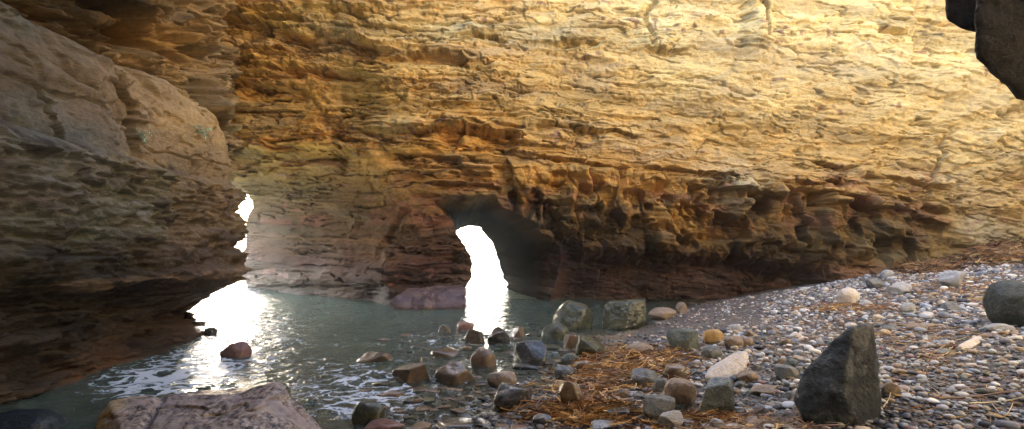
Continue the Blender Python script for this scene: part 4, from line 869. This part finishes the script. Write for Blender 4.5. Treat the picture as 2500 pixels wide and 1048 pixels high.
# ------------------------------------------------------------------ reeds
def build_reeds():
    m, nt, out = new_mat('dry_reed'); b = NB(nt)
    col = b.n('Attribute', attribute_name='col').outputs['Color']
    p = b.n('BsdfPrincipled', i_Roughness=.5); b.l(col, p.inputs['Base Color']); b.l(p.outputs[0], out.inputs[0])
    r = np.random.RandomState(77)
    def strands(specs):
        PV, PF, PC = [], [], []; off = 0
        for (x, y, ang, L, rad, z0, c, cv) in specs:
            n = 7; t = np.linspace(-.5, .5, n); a = ang + cv * t
            X = x + np.cumsum(np.cos(a)) * L / n - np.cos(ang) * L / 2; Y = y + np.cumsum(np.sin(a)) * L / n - np.sin(ang) * L / 2
            Z = np.maximum(ground_z(X, Y), -.02) + z0 + np.abs(t * L * .5 * r.normal(0, .35)) + .03 * L * np.sin(t * 3 + x * 9) + .012
            ring = []
            for k in range(3):
                th = k * 2.094; R = rad * (1 - .5 * (t + .5))
                ring.append(np.stack([X - np.sin(a) * np.cos(th) * R, Y + np.cos(a) * np.cos(th) * R, Z + np.sin(th) * R], -1))
            V = np.stack(ring, 1).reshape(-1, 3)
            f = []
            for i in range(n - 1):
                for k in range(3): f.append((i * 3 + k, i * 3 + (k + 1) % 3, (i + 1) * 3 + (k + 1) % 3, (i + 1) * 3 + k))
            PV.append(V); PF.append(np.array(f) + off); PC.append(np.tile(c, (len(V), 1))); off += len(V)
        return np.vstack(PV), np.vstack(PF), np.vstack(PC)
    colr = np.array([(.34, .17, .05), (.46, .27, .10), (.22, .09, .035), (.62, .44, .20), (.09, .04, .02), (.42, .28, .12), (.13, .07, .035), (.28, .15, .06)])
    def heap(cx, cy, rx, ry, n, dirdeg, spread, L, rad, hgt, dimc=1.0):
        out = []
        while len(out) < n:
            u, v = r.normal(0, .5, 2)
            if u * u + v * v > 1.1: continue
            q = hit(cx + u * rx, cy + v * ry)
            out.append((q[0], q[1], math.radians(dirdeg) + r.normal(0, spread), L * r.uniform(.5, 1.3), rad * r.choice([.5, .8, 1.0, 1.6]), hgt * r.uniform(0, 1) * max(0, 1 - u * u - v * v), colr[r.randint(len(colr))] * r.uniform(.8, 1.6) * dimc, r.normal(0, 1.5)))
        return out
    s = heap(1530, 905, 170, 62, 760, 50, 1.0, .34, .0062, .13)
    s += heap(1600, 870, 150, 28, 240, 20, .6, .36, .006, .07) + heap(1440, 1010, 200, 40, 420, 10, .8, .36, .0055, .06) + heap(1650, 1035, 330, 22, 170, 5, .5, .36, .0055, .04)
    s += heap(1420, 950, 120, 50, 200, 70, .7, .32, .006, .07)
    o = link('dried_reeds', mesh_np('dried_reeds', *strands(s)[:2], m, {'col': strands(s)[2]}, False)); tag(o, 'heap of rust brown dried reeds at the edge of the shallows', 'reeds', kind='stuff')
    s = heap(2430, 622, 130, 26, 1100, 0, .9, .6, .014, .26) + heap(2240, 655, 120, 16, 500, 0, .9, .5, .012, .12) + heap(2330, 640, 170, 12, 260, 0, .9, .5, .011, .05)
    A = strands(s); o = link('reed_drift', mesh_np('reed_drift', A[0], A[1], m, {'col': A[2] * np.array((.62, .62, .72))}, False)); tag(o, 'brown drift of dried reeds along the foot of the cliff', 'reeds', kind='stuff')
    s = heap(2080, 755, 160, 16, 170, 0, .6, .4, .005, .02) + heap(2150, 815, 260, 45, 160, 0, .9, .35, .004, .02) + heap(2280, 870, 130, 30, 60, 40, .9, .25, .004, .03) + heap(1850, 1040, 220, 30, 160, 160, .6, .35, .004, .02) + heap(2300, 950, 330, 120, 90, 0, 1.2, .3, .003, .01) + heap(2350, 710, 260, 40, 220, 0, .8, .35, .006, .02) + heap(1800, 880, 250, 110, 70, 30, 1, .3, .0035, .01)
    A = strands(s); o = link('scattered_straw', mesh_np('scattered_straw', A[0], A[1], m, {'col': A[2]}, False)); tag(o, 'loose dry stems scattered across the shingle', 'straw', kind='stuff')
    # single sticks
    for (x0, y0, x1, y1, rad, c, lb) in [(2290, 984, 2500, 968, .010, (.20, .12, .08), 'thick brown stick lying on shingle near the right edge'), (2365, 998, 2520, 980, .006, (.50, .42, .26), 'pale dry stalk lying just below the thick brown stick'), (2290, 887, 2325, 858, .007, (.55, .34, .12), 'short golden stalk right of the black boulder'), (2240, 880, 2330, 845, .006, (.52, .33, .12), 'longer golden stalk above the short one'), (2395, 925, 2500, 898, .005, (.06, .045, .04), 'thin dark twig on shingle by the right edge'), (2160, 1000, 2193, 958, .005, (.5, .38, .2), 'bent straw leaning beside the black boulder')]:
        a, e = hit(x0, y0), hit(x1, y1); n = 16; t = np.linspace(0, 1, n)[:, None]; P = a + (e - a) * t
        P[:, 2] = np.maximum(P[:, 2], ground_z(P[:, 0], P[:, 1])) + .03 + .015 * np.sin(t[:, 0] * 5 + x0); P[:, 0] += .012 * np.sin(t[:, 0] * 9 + x0); P[:, 1] += .02 * np.sin(t[:, 0] * 4)
        V = []; f = []
        dr = (e - a) / np.linalg.norm(e - a); sd = np.cross(dr, (0, 0, 1)); sd /= np.linalg.norm(sd)
        for i in range(n):
            for k in range(6): th = k * math.pi / 3; V.append(P[i] + rad * (1 - .4 * i / n) * (sd * math.cos(th) + np.array((0, 0, 1)) * math.sin(th)))
        for i in range(n - 1):
            for k in range(6): f.append((i * 6 + k, i * 6 + (k + 1) % 6, (i + 1) * 6 + (k + 1) % 6, (i + 1) * 6 + k))
        o = link('stick', mesh_np('stick', np.array(V), np.array(f), m, {'col': np.tile(c, (len(V), 1))})); tag(o, lb, 'stick')

# ------------------------------------------------------------------ two small plants on the left cliff
def build_plants(P, px, py):
    m, nt, out = new_mat('plant_leaf'); b = NB(nt); p = b.n('BsdfPrincipled', i_Roughness=.5); p.inputs['Base Color'].default_value = (.45, .62, .42, 1); b.l(p.outputs[0], out.inputs[0])
    m2, nt2, out2 = new_mat('plant_stem'); b2 = NB(nt2); p2 = b2.n('BsdfPrincipled', i_Roughness=.6); p2.inputs['Base Color'].default_value = (.10, .20, .08, 1); b2.l(p2.outputs[0], out2.inputs[0])
    r = np.random.RandomState(3)
    for cx, cy, spread, nl, lb in ((327, 330, 17, 34, 'small pale green plant rooted in the long crack of the left cliff'), (478, 317, 19, 52, 'fuller pale green plant below the broad groove of the left cliff')):
        px, py = proj(P[..., 0], np.maximum(P[..., 1], .5), P[..., 2]); q = (px - cx) ** 2 + (py - cy) ** 2 + 1e6 * ((P[..., 1] > 9) | (P[..., 0] < -5.9) | (P[..., 2] > 4.15)); k = np.unravel_index(np.argmin(q), q.shape); c = P[k]
        root = bpy.data.objects.new('cliff_plant', None); COL.objects.link(root); root.location = c; root.empty_display_size = .1; tag(root, lb, 'plant')
        V, f, SV, SF = [], [], [], []
        for i in range(nl):
            cl = r.randint(0, 4); y = [-.12, -.05, .04, .11][cl] * c[1] / 7 + r.normal(0, .03); z = [.03, -.02, -.06, .05][cl] + r.normal(0, .03); x = .09 + abs(r.normal(0, .05))
            ctr = np.array((x, y, z)); a = r.normal(size=3); a /= np.linalg.norm(a); bb = np.cross(a, r.normal(size=3)); bb /= np.linalg.norm(bb); s = r.uniform(.012, .024) * c[1] / 7 * 1.1
            n0 = len(V); V += [ctr - a * s, ctr + bb * s * .45, ctr + a * s, ctr - bb * s * .45]; f.append((n0, n0 + 1, n0 + 2, n0 + 3))
            n1 = len(SV); SV += [(0 * x, 0, 0), (0, .003, .003), tuple(ctr + np.array((0, .002, .002))), tuple(ctr)]; SF.append((n1, n1 + 1, n1 + 2, n1 + 3))
        link('leaves', mesh_np('leaves', np.array(V), np.array(f), m, None, False), root); link('stem', mesh_np('stem', np.array(SV), np.array(SF), m2, None, False), root)

build_back(); PL = build_left(); build_upper_left(); build_surround(); build_ground(); build_water(); build_rocks(); build_pebbles(); build_reeds(); build_plants(*PL)

def build_haze():
    m, nt, out = new_mat('glow_haze'); v = nt.nodes.new('ShaderNodeVolumePrincipled')
    v.inputs['Color'].default_value = (.92, .95, 1, 1); v.inputs['Density'].default_value = .0016; v.inputs['Anisotropy'].default_value = .75  # added to spread a bloom-like glow around the bright openings
    nt.links.new(v.outputs[0], out.inputs[1])
    x0, x1, y0, y1, z0, z1 = -70, 70, -40, 270, -4.5, 22
    V = np.array([(x, y, z) for x in (x0, x1) for y in (y0, y1) for z in (z0, z1)], float); Fq = np.array([(0, 1, 3, 2), (4, 6, 7, 5), (0, 4, 5, 1), (2, 3, 7, 6), (0, 2, 6, 4), (1, 5, 7, 3)])
    o = link('haze', mesh_np('haze', V, Fq, m, None, False)); tag(o, 'thin haze volume added for the glow around the openings', 'haze', kind='stuff')
build_haze()
# ------------------------------------------------------------------ light, sky, camera
SUN_AZ, SUN_EL = math.radians(-31), math.radians(31)      # azimuth measured from +Y towards +X
w = bpy.data.worlds.new("World"); scn.world = w; w.use_nodes = True
nt = w.node_tree; bg = nt.nodes['Background']; sky = nt.nodes.new('ShaderNodeTexSky'); sky.sky_type = 'NISHITA'; sky.sun_disc = False
sky.sun_elevation = SUN_EL; sky.sun_rotation = SUN_AZ; sky.dust_density = 2.5; sky.ozone_density = .6; sky.air_density = 1.0
nt.links.new(sky.outputs[0], bg.inputs[0]); bg.inputs[1].default_value = .15
ld = bpy.data.lights.new('sun', 'SUN'); ld.energy = 5.0; ld.angle = math.radians(.5); ld.color = (1, .93, .82)
lo = bpy.data.objects.new('sun', ld); COL.objects.link(lo)
dirv = Vector((math.sin(SUN_AZ) * math.cos(SUN_EL), math.cos(SUN_AZ) * math.cos(SUN_EL), math.sin(SUN_EL)))
lo.rotation_euler = dirv.to_track_quat('Z', 'Y').to_euler(); lo.location = (0, 0, 20)
cd = bpy.data.cameras.new('camera'); cd.sensor_width = 36; cd.lens = 18; cd.shift_y = (HY - 524) / 2500; cd.clip_end = 3000; cd.clip_start = .05
cam = bpy.data.objects.new('camera', cd); COL.objects.link(cam); cam.location = (0, 0, H); cam.rotation_euler = (math.pi / 2, 0, 0); scn.camera = cam
scn.view_settings.view_transform = 'Standard'; scn.view_settings.look = 'None'; scn.view_settings.exposure = 3.15; scn.view_settings.gamma = 1
scn.render.engine = 'CYCLES'; scn.cycles.use_denoising = True; scn.cycles.max_bounces = 8; scn.cycles.diffuse_bounces = 5; scn.cycles.transparent_max_bounces = 12
scn.cycles.sample_clamp_indirect = 8; scn.cycles.volume_bounces = 1
